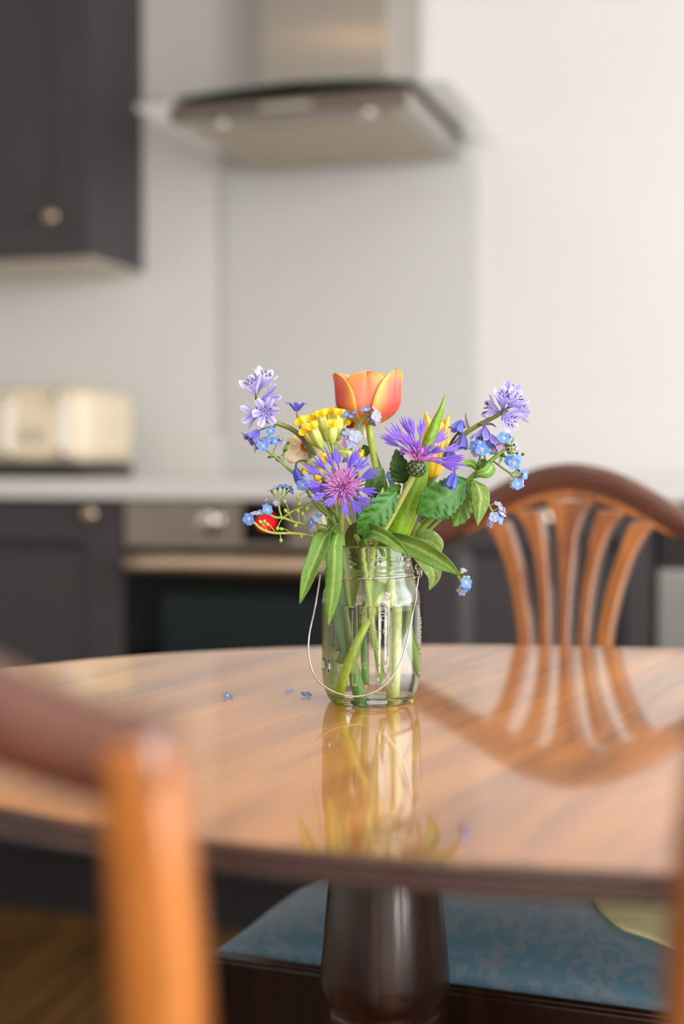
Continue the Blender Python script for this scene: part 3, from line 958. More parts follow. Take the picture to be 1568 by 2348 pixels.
# wire ring, ears and bail
RP = []
for i in range(49):
    a = 2 * PI * i / 48
    RP.append(Vector((.0343 * math.sin(a), -.0343 * math.cos(a), .1030 + .0012 * math.sin(a))))
wire = thing('wire_handle', 'bent wire bail hanging in front of the jar from a ring round its neck', 'handle', JC)
part('neck_ring', tube(RP, [.00075], 8, 97), M['wire'], wire)
def ringloop(c, ax, r):
    ax = Vector(ax).normalized()
    e = ax.orthogonal().normalized(); f = ax.cross(e)
    return tube([c + (e * math.cos(q) + f * math.sin(q)) * r for q in [2 * PI * k / 16 for k in range(17)]], [.00075], 8, 33)
er = B(961, 1310, 0) - JC; el = B(737, 1306, 0) - JC
part('ear_loop', ringloop(er + Vector((0, 0, .003)), (.35, 1, 0), .0032), M['wire'], wire)
part('ear_loop', ringloop(er + Vector((0, -.001, -.001)), (1, .5, .2), .0034), M['wire'], wire)
part('ear_twist', tube([er + Vector((-.004, 0, .000)), er + Vector((-.007, .001, -.002)), er + Vector((-.006, -.002, -.005)), er + Vector((-.001, -.001, -.004))], [.0008], 8), M['wire'], wire)
part('ear_loop', ringloop(el + Vector((0, 0, .002)), (.3, 1, 0), .0034), M['wire'], wire)
bp_ = [(735, 1316), (731, 1342), (721, 1400), (710, 1450), (707, 1490), (712, 1525), (725, 1556), (748, 1577), (778, 1591), (812, 1597), (843, 1593), (870, 1580), (893, 1559), (915, 1526), (931, 1480), (943, 1420), (954, 1355), (961, 1312)]
bd_ = [0, -.006, -.016, -.026, -.032, -.037, -.041, -.044, -.0455, -.046, -.046, -.0455, -.0445, -.042, -.036, -.026, -.012, -.001]
part('bail', tube([B(px, py, d) - JC for (px, py), d in zip(bp_, bd_)], [.00078], 8, 110), M['wire'], wire)

# ------------------------------------------------------------------ plants
M['leaf'] = mat_plant('green_leaf', 0.42, 0.28, 260, 0.30, 0.25, tint=(.74, .80, .66, 1))
M['leaf_soft'] = mat_plant('downy_leaf', 0.6, 0.25, 320, 0.25, 0.2, tint=(.80, .84, .70, 1))
M['stem'] = mat_plant('green_stem', 0.4, 0.15, 300, 0.2, 0.1)
M['petal'] = mat_plant('soft_petal', 0.5, 0.38, 300, 0.12, 0.06)
M['tulip'] = mat_plant('tulip_petal', 0.38, 0.32, 60, 0.24, 0.1, streak=(1, 1, 0.12))
M['dark'] = mat_plant('dark_stamen', 0.5, 0.0, 300, 0.2, 0)
GRN = rgb(116, 160, 56); LGRN = rgb(168, 196, 78); DGRN = rgb(66, 112, 38); PALE = rgb(196, 208, 120)
BLU = rgb(96, 142, 226); BLU2 = rgb(120, 150, 222); PNK = rgb(206, 170, 216); WHT = rgb(246, 242, 240); YEL = rgb(250, 196, 10)

def plant(name, label, cat, base, group=None):
    return thing(name, label, cat, base, 0, group)
def stem(t, pts, rad, c1=GRN, c2=None, name='stem', n=8, par=None, mat='stem'):
    return part(name, tube(BP(pts), rad, n, None, c1, c2 or c1), M[mat], par or t, t.location)
IN = [(0, 0)]
def base_at(px, py, d): return B(px, py, d)

# forget-me-not floret: five round petals with a white ring and a yellow eye, built facing +z, 8 mm across
def floret_mesh(name, cin, cout):
    V, F, C = [], [], []
    for k in range(5):
        a = 2 * PI * k / 5
        e = Vector((math.cos(a), math.sin(a), 0)); s = Vector((-math.sin(a), math.cos(a), 0))
        b0 = len(V)
        for i in range(8):
            q = i / 7
            r = .0007 + .0036 * q
            w = .0007 + .0013 * math.sin(PI / 2 * q / .55) if q < .55 else .0020 * math.sqrt(max(.03, 1 - ((q - .55) / .46) ** 2))
            for j in (-1, -.5, 0, .5, 1):
                V.append(e * (r - .0003 * q * j * j) + s * (w * j) + Vector((0, 0, .0003 + .0006 * q * q - .0003 * j * j + .00012 * k / 5)))
                C.append(mixc(WHT, mixc(cin, cout, q), (q - .0) * 8))
        for i in range(7):
            for j in range(4):
                p = b0 + i * 5 + j
                F.append((p, p + 1, p + 6, p + 5))
    return mesh(name, V, F, True, C)
def eye_mesh():
    V, F = lathe([(.00088, .0004), (.00084, .0008), (.00050, .0010), (.00045, .0006)], 10)
    return mesh('eye', V, F, True, [WHT if v.z < .0009 and v.length > .0008 else YEL for v in V])
def cup_mesh():
    g = join(ellipsoid((0, 0, -.0011), (0, 0, 1), .0016, .0011, DGRN, 7, 5), tube([(0, 0, -.0015), (0, 0, -.0055)], [.0004, .0003], 5, 2, GRN))
    return mesh('floret_cup', g[0], g[1], True, g[2])
FM = {'b': floret_mesh('floret', rgb(116, 166, 246), rgb(98, 146, 238)), 'p': floret_mesh('floret', rgb(164, 190, 244), rgb(172, 184, 240)),
      'k': floret_mesh('floret', rgb(214, 178, 216), rgb(196, 160, 214)), 'w': floret_mesh('floret', rgb(176, 176, 206), rgb(150, 146, 184))}
EYE, CUP = eye_mesh(), cup_mesh()
def floret(t, px, py, d, nrm, kind='b', s=1.0, cup=True):
    z = Vector(nrm).normalized()
    q = z.to_track_quat('Z', 'Y') @ Quaternion((0, 0, 1), random.uniform(0, 1.2))
    o = link('floret', FM[kind], M['petal'], t)
    o.matrix_local = Matrix.Translation(B(px, py, d) - t.location) @ q.to_matrix().to_4x4() @ Matrix.Scale(s, 4)
    link('floret_eye', EYE, M['petal'], o)
    if cup: link('floret_cup', CUP, M['stem'], o)
    return o
def pod(t, px, py, px2, py2, d, s=1.0, c=LGRN):
    """seed pod on its stalk: from the stem (px, py) to the pod (px2, py2)"""
    a, b2 = B(px, py, d), B(px2, py2, d - .001)
    m_ = a.lerp(b2, .55) + Vector((0, 0, .0012))
    g = join(tube([a, m_, b2], [.00042, .00038, .0005], 5, 9, c), ellipsoid(b2, b2 - m_, .0017 * s, .0012 * s, c, 7, 5))
    return part('seed_pod', g, M['stem'], t, t.location)
N0 = (0, -1, .1)

# ---- 1 orange tulip
def tulip_petal(t, base, axis, az, H, Rm, half, cbase, cmid, cedge, mat, tipout=0.0, lean=0.0, rk=1.0, notch=0.0, nu=9, nv=22, name='petal', top=4.0):
    axis = Vector(axis).normalized()
    x0 = axis.orthogonal().normalized(); x0 = (Vector((1, 0, 0)) - axis * axis.x).normalized(); y0 = axis.cross(x0)
    V, F, C = [], [], []
    for i in range(nv):
        v = i / (nv - 1)
        r = Rm * rk * (math.sqrt(max(0, 1 - (1 - min(1, v / .5)) ** 2)) + max(0, v - .5) * tipout)
        wa = half * max(0.0, 1 - v ** top) ** .5
        for j in range(2 * nu + 1):
            u = (j - nu) / nu
            ang = az + u * wa
            rr = r * (1 + .05 * abs(u) ** 2 * (1 if v > .3 else v / .3)) - .0012 * math.exp(-(u / .10) ** 2) * min(1, 3 * v)
            z = H * v * (1 + lean) + .0
            z -= notch * math.exp(-(u / .18) ** 2) * max(0, v - .8) * 5 * H * .06
            V.append(base + axis * z + (x0 * math.cos(ang) + y0 * math.sin(ang)) * rr)
            e = max(abs(u) ** 2.6 * 1.1, (v - .66) * 2.6 * (.4 + .6 * abs(u)))
            c = mixc(cmid, cedge, e)
            c = mixc(cbase, c, (v - .04) * 6)
            C.append(c)
    r = 2 * nu + 1
    for i in range(nv - 1):
        for j in range(r - 1):
            F.append((i * r + j, i * r + j + 1, (i + 1) * r + j + 1, (i + 1) * r + j))
    return part(name, (V, F, C), M[mat], t, t.location, solid=0.0004)
t = plant('orange_tulip', 'open orange and coral tulip, the tallest bloom in the jar', 'tulip', B(900, 1600, .012))
bt = B(842, 974, .022)
OB, OM, OE = rgb(250, 206, 70), rgb(235, 98, 90), rgb(255, 208, 108)
ax = (.03, -.10, 1)
for az, H, Rm, half, rk, to, top, notch in ((R(-95), .0450, .0262, R(52), .93, .02, 5.0, 1.0), (R(-160), .0425, .0268, R(50), 1.0, .14, 3.2, 0), (R(-32), .0472, .0270, R(54), 1.0, -.05, 2.6, 0),
                                     (R(88), .0440, .0262, R(54), 1.0, .05, 4, 0), (R(150), .0415, .0258, R(48), .93, .03, 4, 0), (R(28), .0445, .0262, R(48), .93, 0, 4, 0)):
    tulip_petal(t, bt, ax, az, H, Rm, half, OB, OM if az != R(-95) else rgb(250, 160, 132), OE, 'tulip', to, 0, rk, notch, top=top)
for k in range(6):
    a = k * PI / 3
    part('stamen', tube([bt + Vector((0, 0, .004)), bt + Vector((.004 * math.cos(a), .004 * math.sin(a), .014)), bt + Vector((.005 * math.cos(a), .005 * math.sin(a), .022))], [.0006, .0007, .0012], 6, 7, rgb(60, 40, 50)), M['dark'], t, t.location)
part('pistil', tube([bt + Vector((0, 0, .002)), bt + Vector((0, 0, .020))], [.0022, .0028], 8, 5, rgb(190, 200, 90)), M['stem'], t, t.location)
stem(t, [(845, 972, .022), (850, 1010, .022), (858, 1056, .022), (868, 1105, .021), (879, 1150, .020), (888, 1210, .018), (894, 1290, .012), (897, 1385, -.004), (894, 1500, -.006), (888, 1603, -.002)],
     [.0030, .0028, .0027, .0026, .0026, .0026, .0030, .0036, .0042, .0044], rgb(168, 200, 66), rgb(240, 246, 150))
part('leaf', blade(BP([(926, 1600, .014), (934, 1500, .016), (938, 1400, .016), (930, 1320, .016), (915, 1250, .016), (893, 1180, .02), (877, 1110, .024), (863, 1060, .026), (842, 985, .030)]), [.002, .006, .0075, .007, .006, .005, .004, .0028, .0008], (1, 0, 0), 30, 4, cup=.3,
     ca=rgb(150, 180, 60), cb=rgb(120, 160, 50), cv=rgb(170, 195, 90)), M['leaf'], t, t.location, solid=.0004)

# ---- 2 yellow tulip with its broad leaf
t = plant('yellow_tulip', 'closed yellow tulip half hidden behind the right purple cornflower', 'tulip', B(772, 1590, .012))
bt = B(987, 1098, .024)
YB, YM, YE = rgb(255, 218, 40), rgb(255, 230, 60), rgb(255, 240, 130)
for az, H, half, rk, top in ((R(-80), .0490, R(62), .96, 3.0), (R(-165), .0545, R(60), 1.0, 3.0), (R(-10), .0550, R(62), 1.0, 3.0), (R(75), .0520, R(62), 1.0, 3.0), (R(140), .052, R(60), .95, 3.0), (R(35), .052, R(60), .95, 3)):
    tulip_petal(t, bt, (.10, .0, 1), az, H, .0130, half, YB, YM, YE, 'tulip', -.45, 0, rk, 0, top=top)
stem(t, [(985, 1096, .030), (972, 1130, .029), (955, 1170, .026), (936, 1215, .021), (905, 1290, .014), (868, 1370, .002), (824, 1470, -.012), (800, 1540, -.012), (790, 1592, -.006)],
     [.0030, .0027, .0026, .0026, .0026, .0027, .0030, .0036, .0038], rgb(168, 180, 56), rgb(212, 244, 50))
part('leaf', blade(BP([(800, 1520, .000), (845, 1400, .000), (880, 1300, .000), (906, 1235, -.002), (928, 1180, -.004), (948, 1130, -.004), (962, 1090, -.003), (972, 1050, -.002), (984, 1010, .000), (1000, 965, .002), (1012, 935, .004), (1020, 907, .006)]),
     [.004, .007, .0075, .0085, .0090, .0080, .0066, .0054, .0048, .0036, .0020, .0004], (1, -.1, .15), 46, 5, cup=.45, fold=.25, ca=rgb(160, 204, 44), cb=rgb(150, 200, 62), cv=rgb(182, 218, 90)), M['leaf'], t, t.location, solid=.0005)
part('leaf', blade(BP([(792, 1600, .012), (786, 1540, .014), (786, 1470, .014), (794, 1400, .012), (812, 1330, .008), (828, 1262, .004)]), [.004, .0095, .0105, .0095, .006, .004], (1, .3, 0), 26, 4, cup=.4, ca=rgb(244, 246, 160), cb=rgb(220, 230, 110), cv=rgb(244, 246, 180)), M['leaf'], t, t.location, solid=.0004)

# ---- 3/4 cornflowers
CV, CP, CW = rgb(108, 90, 226), rgb(206, 120, 216), rgb(244, 200, 236)
def corn_floret(t, c, tip, d_tip, flare=.0055, lobes=4, cc=CV):
    """a ray floret: thin tube that opens into narrow lobes"""
    a = c; b2 = B(tip[0], tip[1], d_tip)
    dirv = b2 - a; L_ = dirv.length; u = dirv / L_
    sd = u.cross(Vector((0, -1, 0)));
    sd = sd.normalized() if sd.length > .1 else Vector((1, 0, 0))
    nn = sd.cross(u)
    k0 = a + u * (L_ * .56) + nn * .0012
    g = [tube([a + u * .003, a.lerp(k0, .6) + nn * .0008, k0], [.0007, .0007, .0011], 6, 9, CP, mixc(cc, rgb(150, 150, 240), .4))]
    for k in range(lobes):
        f = (k - (lobes - 1) / 2) / max(1, (lobes - 1) / 2) if lobes > 1 else 0
        tipk = a + u * (L_ * (1.0 - .16 * abs(f) * random.uniform(.3, 1.2))) + sd * (f * flare) + nn * random.uniform(-.002, .002)
        mid = k0.lerp(tipk, .5) + sd * (f * flare * .12)
        g.append(blade([k0 - u * .0015, mid, tipk], [.0007, .00105, .0002], sd, 8, 2, cup=.3, ca=mixc(cc, CP, .12), cb=cc))
    return part('ray_floret', join(*g), M['petal'], t, t.location)
def corn_head(t, c, up, n=60, rad=.0105, h=.009):
    """the middle: pale pink inner florets and dark stamen columns"""
    up = Vector(up).normalized(); e = up.orthogonal().normalized(); f = up.cross(e)
    g, gd = [], []
    for k in range(n):
        rr = math.sqrt((k + .5) / n); a = k * 2.39996
        d = (up * (1.15 - rr * .75) + (e * math.cos(a) + f * math.sin(a)) * rr).normalized()
        ln = h * random.uniform(.75, 1.1) + rad * .5 * rr
        p0 = c + (e * math.cos(a) + f * math.sin(a)) * rr * .003
        g.append(tube([p0, p0 + d * ln * .6, p0 + d * ln], [.0006, .0008, .0003], 5, 5, rgb(255, 214, 246), rgb(226, 140, 226)))
        if k % 4 == 1:
            q0 = p0 + d * ln * .5
            gd.append(tube([q0, q0 + d * .006, q0 + d * .009 + Vector((random.uniform(-.001, .001), 0, random.uniform(-.001, .001)))], [.0005, .00055, .0003], 5, 5, rgb(110, 56, 130), rgb(60, 38, 72)))
    o = part('disc_florets', join(*g), M['petal'], t, t.location); o['kind'] = 'stuff'
    o = part('stamens', join(*gd), M['dark'], t, t.location); o['kind'] = 'stuff'
def involucre(t, c, axis, ra, rb):
    g = part('involucre', ellipsoid(c, axis, ra * .97, rb * .95, rgb(60, 70, 44), 16, 11), M['stem'], t, t.location)
    axis = Vector(axis).normalized(); e = axis.orthogonal().normalized(); f = axis.cross(e)
    for row in range(5):
        h = -.82 + row * .38
        for k in range(10):
            a = 2 * PI * (k + .5 * (row % 2)) / 10
            rad = math.sqrt(max(.05, 1 - h * h)) * rb
            o3 = e * math.cos(a) + f * math.sin(a)
            p0 = c + axis * h * ra + o3 * rad * .97
            h2 = min(.98, h + .55); r2 = math.sqrt(max(.05, 1 - h2 * h2)) * rb
            p1 = c + axis * h2 * ra + o3 * (r2 * 1.03)
            sdv = axis.cross(o3)
            V, F, C = blade([p0, p0.lerp(p1, .5) + o3 * .0012, p1 + o3 * .0003], [.0012, rb * .30, .0002], sdv, 7, 3, ca=rgb(104, 128, 78), cb=rgb(90, 112, 74))
            C = [rgb(36, 26, 24) if (i % 7) in (0, 6) or i // 7 >= 5 else cc for i, cc in enumerate(C)]
            part('bract', (V, F, C), M['stem'], g, t.location, solid=.0003)
t = plant('cornflower', 'purple cornflower facing forward low at the left of the bouquet', 'cornflower', B(818, 1510, -.005), 'purple cornflowers')
c = B(785, 1116, -.034)
for (x, y), d in zip([(713, 1041), (691, 1063), (694, 1108), (709, 1147), (744, 1165), (793, 1187), (829, 1180), (856, 1164), (871, 1131), (870, 1078), (846, 1046), (826, 1024), (810, 1034), (769, 1022), (745, 1026), (700, 1125)],
                     [-.04, -.038, -.045, -.05, -.055, -.055, -.052, -.05, -.046, -.042, -.036, -.034, -.028, -.03, -.03, -.03]):
    corn_floret(t, c, (x, y), d, random.uniform(.0022, .0042), random.choice((3, 3, 4)), mixc(CV, rgb(108, 92, 226), random.random()))
corn_head(t, c + Vector((0, .002, 0)), (0, -1, .12), 80, .013, .0105)
involucre(t, c + Vector((0, .0115, -.002)), (0, -1, .18), .0085, .0068)
stem(t, [(786, 1128, -.026), (784, 1160, -.024), (783, 1200, -.022), (784, 1240, -.018), (790, 1300, -.014), (800, 1385, -.010), (810, 1450, -.008), (816, 1505, -.006)], [.0022, .0023, .0024, .0026, .0026, .0026, .0024, .0022], rgb(150, 160, 80), rgb(130, 150, 70))
lf = dict(ca=rgb(104, 150, 66), cb=rgb(120, 166, 70), cv=rgb(176, 204, 120), vein=.05)
part('leaf', blade(BP([(783, 1244, -.020), (766, 1218, -.026), (748, 1230, -.036), (732, 1262, -.042), (712, 1310, -.046), (698, 1350, -.048), (687, 1384, -.048)]), [.002, .0065, .0072, .0072, .0060, .0036, .0003], (1, 0, .5), 34, 5, fold=.55, wave=.0008, **lf), M['leaf_soft'], t, t.location, solid=.0004)
part('leaf', blade(BP([(784, 1236, -.022), (776, 1222, -.034), (768, 1250, -.046), (766, 1300, -.050), (763, 1350, -.050), (757, 1395, -.049), (752, 1436, -.047)]), [.002, .0050, .0060, .0066, .0062, .0042, .0003], (1, 0, 0), 34, 5, cup=-.25, wave=.0006, **lf), M['leaf_soft'], t, t.location, solid=.0004)

t = plant('cornflower', 'purple cornflower in side view with a scaly green bud base, right of the tulip', 'cornflower', B(815, 1540, -.004), 'purple cornflowers')
c = B(962, 1050, -.022)
for (x, y), d in zip([(869, 997), (881, 979), (896, 969), (922, 951), (936, 952), (968, 955), (922, 993), (1027, 986), (1068, 1019), (1073, 1052), (1071, 1068), (1058, 1075), (1016, 1024), (952, 1006), (990, 1022), (910, 1030)],
                     [-.022, -.03, -.02, -.012, -.022, -.026, -.04, -.02, -.024, -.036, -.044, -.05, -.045, -.048, -.04, .0]):
    corn_floret(t, c, (x, y), d, random.uniform(.0026, .0042), random.choice((3, 4, 4)), mixc(rgb(132, 112, 236), rgb(142, 94, 220), random.random()))
corn_head(t, B(961, 1054, -.022), (.15, -.45, 1), 40, .010, .0085)
involucre(t, B(954, 1074, -.020), (.22, -.1, 1), .0076, .0070)
stem(t, [(948, 1090, -.019), (936, 1115, -.018), (912, 1160, -.016), (890, 1200, -.014), (868, 1240, -.012), (850, 1300, -.010), (840, 1400, -.007), (827, 1480, -.004), (815, 1540, -.003)], [.0026, .0025, .0024, .0024, .0025, .0024, .0023, .0023, .0022], rgb(164, 168, 100), rgb(176, 212, 80))
part('leaf', blade(BP([(846, 1268, -.006), (838, 1232, -.018), (852, 1218, -.034), (876, 1226, -.042), (900, 1242, -.044), (920, 1258, -.045), (935, 1273, -.045)]), [.003, .0060, .0060, .0056, .0046, .0034, .0004], (.35, -.2, 1), 34, 5, fold=.5, wave=.0008, **lf), M['leaf_soft'], t, t.location, solid=.0004)
part('leaf', blade(BP([(862, 1250, -.010), (892, 1238, -.030), (925, 1244, -.040), (960, 1258, -.044), (1000, 1280, -.046), (1030, 1300, -.046), (1054, 1320, -.045)]), [.002, .0052, .0072, .0082, .0074, .0044, .0004], (.42, -.35, 1), 36, 5, cup=.3, wave=.0007, **lf), M['leaf_soft'], t, t.location, solid=.0004)
part('leaf', blade(BP([(830, 1300, .002), (812, 1250, -.004), (818, 1215, -.012), (832, 1196, -.016)]), [.004, .0075, .0065, .001], (1, 0, .1), 20, 4, cup=.3, ca=rgb(104, 116, 60), cb=rgb(116, 132, 70), cv=rgb(150, 160, 100)), M['leaf_soft'], t, t.location, solid=.0004)

# ---- 5 cowslip
CY, CG, CG2 = rgb(255, 234, 60), rgb(226, 234, 146), rgb(200, 218, 104)
def calyx(t, b, tip, d0, d1, flower=True, r=.0040, size=1.0, face=None):
    p0, p1 = B(b[0], b[1], d0), B(tip[0], tip[1], d1)
    ax_ = (p1 - p0); L_ = ax_.length; u = ax_ / L_
    e = u.cross(Vector((0, 1, 0))).normalized(); f = u.cross(e)
    V, F, C = [], [], []
    n, m2 = 20, 9
    for i in range(m2):
        q = i / (m2 - 1)
        rr = r * (.28 + .72 * math.sin(PI * min(1, q * .62 + .05)) ** .9) * (1 if q < .8 else 1 - (q - .8) * .5)
        for k in range(n):
            a = 2 * PI * k / n
            ridge = 1 + .09 * math.cos(5 * a)
            zz = L_ * .86 * q
            if i == m2 - 1: zz += L_ * .13 * (.5 + .5 * math.cos(5 * a))
            V.append(p0 + u * zz + (e * math.cos(a) + f * math.sin(a)) * rr * ridge)
            C.append(mixc(mixc(CG2, CG, q * 1.3), rgb(168, 190, 80), .35 * (1 - math.cos(5 * a)) / 2))
    for i in range(m2 - 1):
        for k in range(n):
            l = (k + 1) % n
            F.append((i * n + k, i * n + l, (i + 1) * n + l, (i + 1) * n + k))
    F.append(tuple(range(n - 1, -1, -1)))
    o = part('calyx', (V, F, C), M['petal'], t, t.location)
    if flower:
        fu = Vector(face).normalized() if face else u
        pc_ = p1
        e = fu.cross(Vector((.1, 1, .2))).normalized(); f = fu.cross(e)
        g = [tube([pc_ - u * .006, pc_ - u * .001], [.0016, .0020], 8, 3, CY)]
        for k in range(5):
            a = 2 * PI * k / 5
            rd = e * math.cos(a) + f * math.sin(a); sd = fu.cross(rd)
            g.append(blade([pc_ - fu * .0015 + rd * .0012, pc_ + fu * .0006 + rd * .0032, pc_ + fu * .0030 + rd * .0035, pc_ + fu * .0044 + rd * .0020], [.0014, .0028 * size, .0029 * size, .0012], sd, 9, 3, cup=-.35, ca=rgb(255, 220, 40), cb=rgb(255, 238, 70)))
        part('corolla', join(*g), M['petal'], o, t.location)
    return o
t = plant('cowslip', 'cluster of yellow cowslip flowers in pale green calyces, left of the tulip', 'cowslip', B(858, 1560, 0))
um = (764, 1050)
for b, tip, d0, d1, r in (((720, 1012), (691, 968), .0, -.004, .0036), ((726, 1012), (714, 962), .006, .006, .0036), ((732, 1024), (700, 990), -.006, -.010, .0040), ((738, 1028), (717, 980), -.012, -.016, .0042),
                          ((750, 1012), (737, 952), .002, .000, .0042), ((757, 1010), (757, 948), .006, .008, .0040), ((761, 1018), (762, 975), -.014, -.018, .0040), ((770, 1008), (779, 950), -.004, -.006, .0042), ((774, 1010), (788, 970), .010, .012, .0036), ((752, 1008), (744, 962), .012, .014, .0036)):
    calyx(t, b, tip, d0, d1, True, r)
    stem(t, [(um[0], um[1], -.002), ((um[0] + b[0]) / 2 + 1, (um[1] + b[1]) / 2 + 2, (d0 - .002) / 2), (b[0], b[1], d0)], [.0010, .0009, .0009], rgb(180, 196, 110), name='pedicel')
calyx(t, (716, 1088), (696, 1080), -.004, -.006, True, .0030, .8, (-.5, -.6, -.6))
calyx(t, (738, 1066), (727, 1092), -.006, -.010, True, .0040, .9, (-.2, -.6, -.8))
calyx(t, (704, 1066), (740, 1052), -.012, -.016, True, .0042, .8, (.6, -.8, .1))
calyx(t, (776, 1035), (812, 1046), -.008, -.010, False, .0038)
calyx(t, (800, 1050), (823, 1044), .004, .004, True, .0030, .7, (1, -.3, .2))
stem(t, [(764, 1050, -.002), (768, 1090, -.004), (778, 1150, -.006), (800, 1200, -.008), (826, 1250, -.008), (838, 1310, -.010), (848, 1390, -.008), (858, 1470, -.004), (872, 1565, .000)], [.0016, .0017, .0018, .0020, .0021, .0022, .0022, .0022, .0021], rgb(176, 196, 96), rgb(196, 220, 90))

# ---- 6 daffodils (fading)
def daffodil(label, base, c, dc, tips, pts, rad, cc=rgb(232, 160, 40)):
    t = plant('faded_daffodil', label, 'daffodil', base, 'fading cream daffodils')
    p = B(*c, dc)
    for (x, y, d, w) in tips:
        q = B(x, y, d)
        mid = p.lerp(q, .55) + Vector((random.uniform(-.002, .002), -.002, random.uniform(-.001, .002)))
        dv = (q - p).normalized(); sd = dv.cross(Vector((0, -1, .2))).normalized()
        part('petal', blade([p, mid, q], [.003, w, .001], sd, 16, 6, cup=random.uniform(-.3, .3), wave=.0016, waves=1.5, ca=rgb(255, 240, 196), cb=rgb(255, 252, 240), cv=rgb(252, 240, 206)), M['petal'], t, t.location, solid=.0003)
    V, F, C = [], [], []
    n = 24
    for i in range(5):
        for k in range(n):
            a = 2 * PI * k / n; r = .002 + .0007 * i + .0003 * math.sin(7 * a) * i / 4
            V.append(p + Vector((r * math.cos(a), -.0015 * i - .001, r * math.sin(a)))); C.append(mixc(rgb(214, 130, 20), cc, i / 4))
    for i in range(4):
        for k in range(n): F.append((i * n + k, i * n + (k + 1) % n, (i + 1) * n + (k + 1) % n, (i + 1) * n + k))
    part('trumpet', (V, F, C), M['petal'], t, t.location, solid=.0004)
    stem(t, pts, rad, rgb(110, 168, 104), rgb(126, 200, 100))
    return t
t = daffodil('wilted cream daffodil behind the cowslip, pale petals at the far left', B(836, 1606, .004), (702, 1024), .030,
         [(645, 1046, .030, .011), (672, 994, .034, .009), (706, 984, .036, .008), (664, 1062, .030, .010), (735, 1050, .036, .009), (712, 1070, .030, .009)],
         [(712, 1034, .034), (728, 1080, .026), (744, 1130, .018), (755, 1180, .010), (768, 1240, .004), (784, 1370, -.002), (800, 1450, .000), (818, 1520, .002), (837, 1607, .004)], [.0016, .0020, .0026, .0034, .0036, .0038, .0038, .0038, .0042])
part('spathe', blade(BP([(762, 1180, .006), (752, 1150, .010), (742, 1118, .012), (736, 1096, .012)]), [.0035, .0046, .0050, .0010], (1, 0, 0), 14, 5, cup=-.7, wave=.0006, ca=rgb(206, 180, 136), cb=rgb(150, 126, 84), cv=rgb(170, 140, 100)), M['leaf_soft'], t, t.location, solid=.0003)
daffodil('withered cream daffodil tucked under the orange tulip', B(842, 1560, .012), (800, 972), .036,
         [(770, 928, .036, .007), (838, 1004, .036, .008), (806, 1046, .034, .010), (786, 1040, .034, .009), (826, 980, .040, .007)],
         [(800, 980, .038), (806, 1060, .032), (815, 1140, .022), (826, 1220, .014), (834, 1300, .012), (838, 1400, .012), (842, 1560, .012)], [.0014, .0016, .0018, .0020, .0021, .0021, .0021], rgb(220, 150, 40))

# ---- 7 bluebells
BV, BL, BD = rgb(166, 158, 234), rgb(220, 214, 248), rgb(104, 114, 216)
def bell(t, px, py, d, axis, L_=.013, open_=.6, c1=BV, c2=BL, curl=.4, stamens=True, w=.0026, ped=None):
    """six-petalled bell whose base is at the image place; axis points from base to mouth"""
    p = B(px, py, d); u = Vector(axis).normalized()
    e = u.orthogonal().normalized(); f = u.cross(e)
    ph = random.uniform(0, 1)
    g = []
    for k in range(6):
        a = ph + k * PI / 3
        rd = e * math.cos(a) + f * math.sin(a); sd = u.cross(rd)
        r0 = .0013
        r1 = .0030 + .0022 * open_
        r2 = .0034 + .0068 * open_
        l2 = L_ * (1.0 - .25 * open_)
        r3 = r2 + L_ * .35 * curl; l3 = l2 + L_ * (.10 - .34 * curl)
        rn = random.uniform(.9, 1.1)
        g.append(blade([p + rd * r0, p + u * L_ * .42 + rd * r1, p + u * l2 * .86 + rd * r2 * rn, p + u * l3 + rd * r3 * rn], [.0012, w, w * .95, .0004], sd, 12, 3, cup=-.25, ca=mixc(c1, BD, .25), cb=c2, cv=mixc(c1, BD, .35), vein=.22))
    o = part('bell', join(*g), M['petal'], t, t.location)
    if stamens:
        gs = []
        for k in range(6):
            a = ph + .5 + k * PI / 3
            rd = e * math.cos(a) + f * math.sin(a)
            q = p + u * L_ * .62 + rd * (.0016 + .002 * open_)
            gs.append(tube([p + u * .002 + rd * .001, q], [.0002], 4, 3, BL))
            gs.append(tube([q, q + u * .0016 + rd * .0009, q + u * .0018 + rd * .0024], [.0004, .0005, .0003], 5, 5, rgb(40, 60, 110)))
        part('stamens', join(*gs), M['dark'], o, t.location)
    if ped:
        stem(t, [ped, ((ped[0] + px) / 2, (ped[1] + py) / 2 - 3, (ped[2] + d) / 2), (px, py, d)], [.0007, .0006, .0007], rgb(96, 90, 90), rgb(96, 96, 150), name='pedicel')
    return o
t = plant('bluebell', 'pale lilac bluebell arching out to the far left of the bouquet', 'bluebell', B(800, 1500, .012), 'bluebell stems')
stem(t, [(589, 895, .006), (588, 925, .006), (596, 950, .006), (612, 965, .006), (640, 972, .008), (672, 986, .010), (700, 1012, .012), (722, 1046, .014), (744, 1100, .016), (768, 1170, .018), (790, 1250, .016), (800, 1380, .012), (806, 1480, .012)],
     [.0009, .0012, .0015, .0017, .0020, .0021, .0022, .0023, .0023, .0023, .0023, .0022, .0022], rgb(130, 140, 60), rgb(130, 160, 60))
PL = rgb(236, 232, 252); P2 = rgb(196, 188, 240)
bell(t, 585, 902, -.004, (-.35, -.5, .85), .0165, .75, P2, PL, .35, ped=(588, 918, .004), w=.0032)
bell(t, 600, 886, .008, (.35, -.4, .9), .0170, .8, P2, PL, .35, ped=(590, 905, .006), w=.0032)
bell(t, 592, 896, .014, (-.05, .1, 1), .016, .6, P2, PL, .3, ped=(589, 905, .006), w=.003)
bell(t, 604, 914, .010, (.55, .25, .1), .015, 1.0, BV, PL, .2, stamens=False, ped=(590, 928, .006), w=.003)
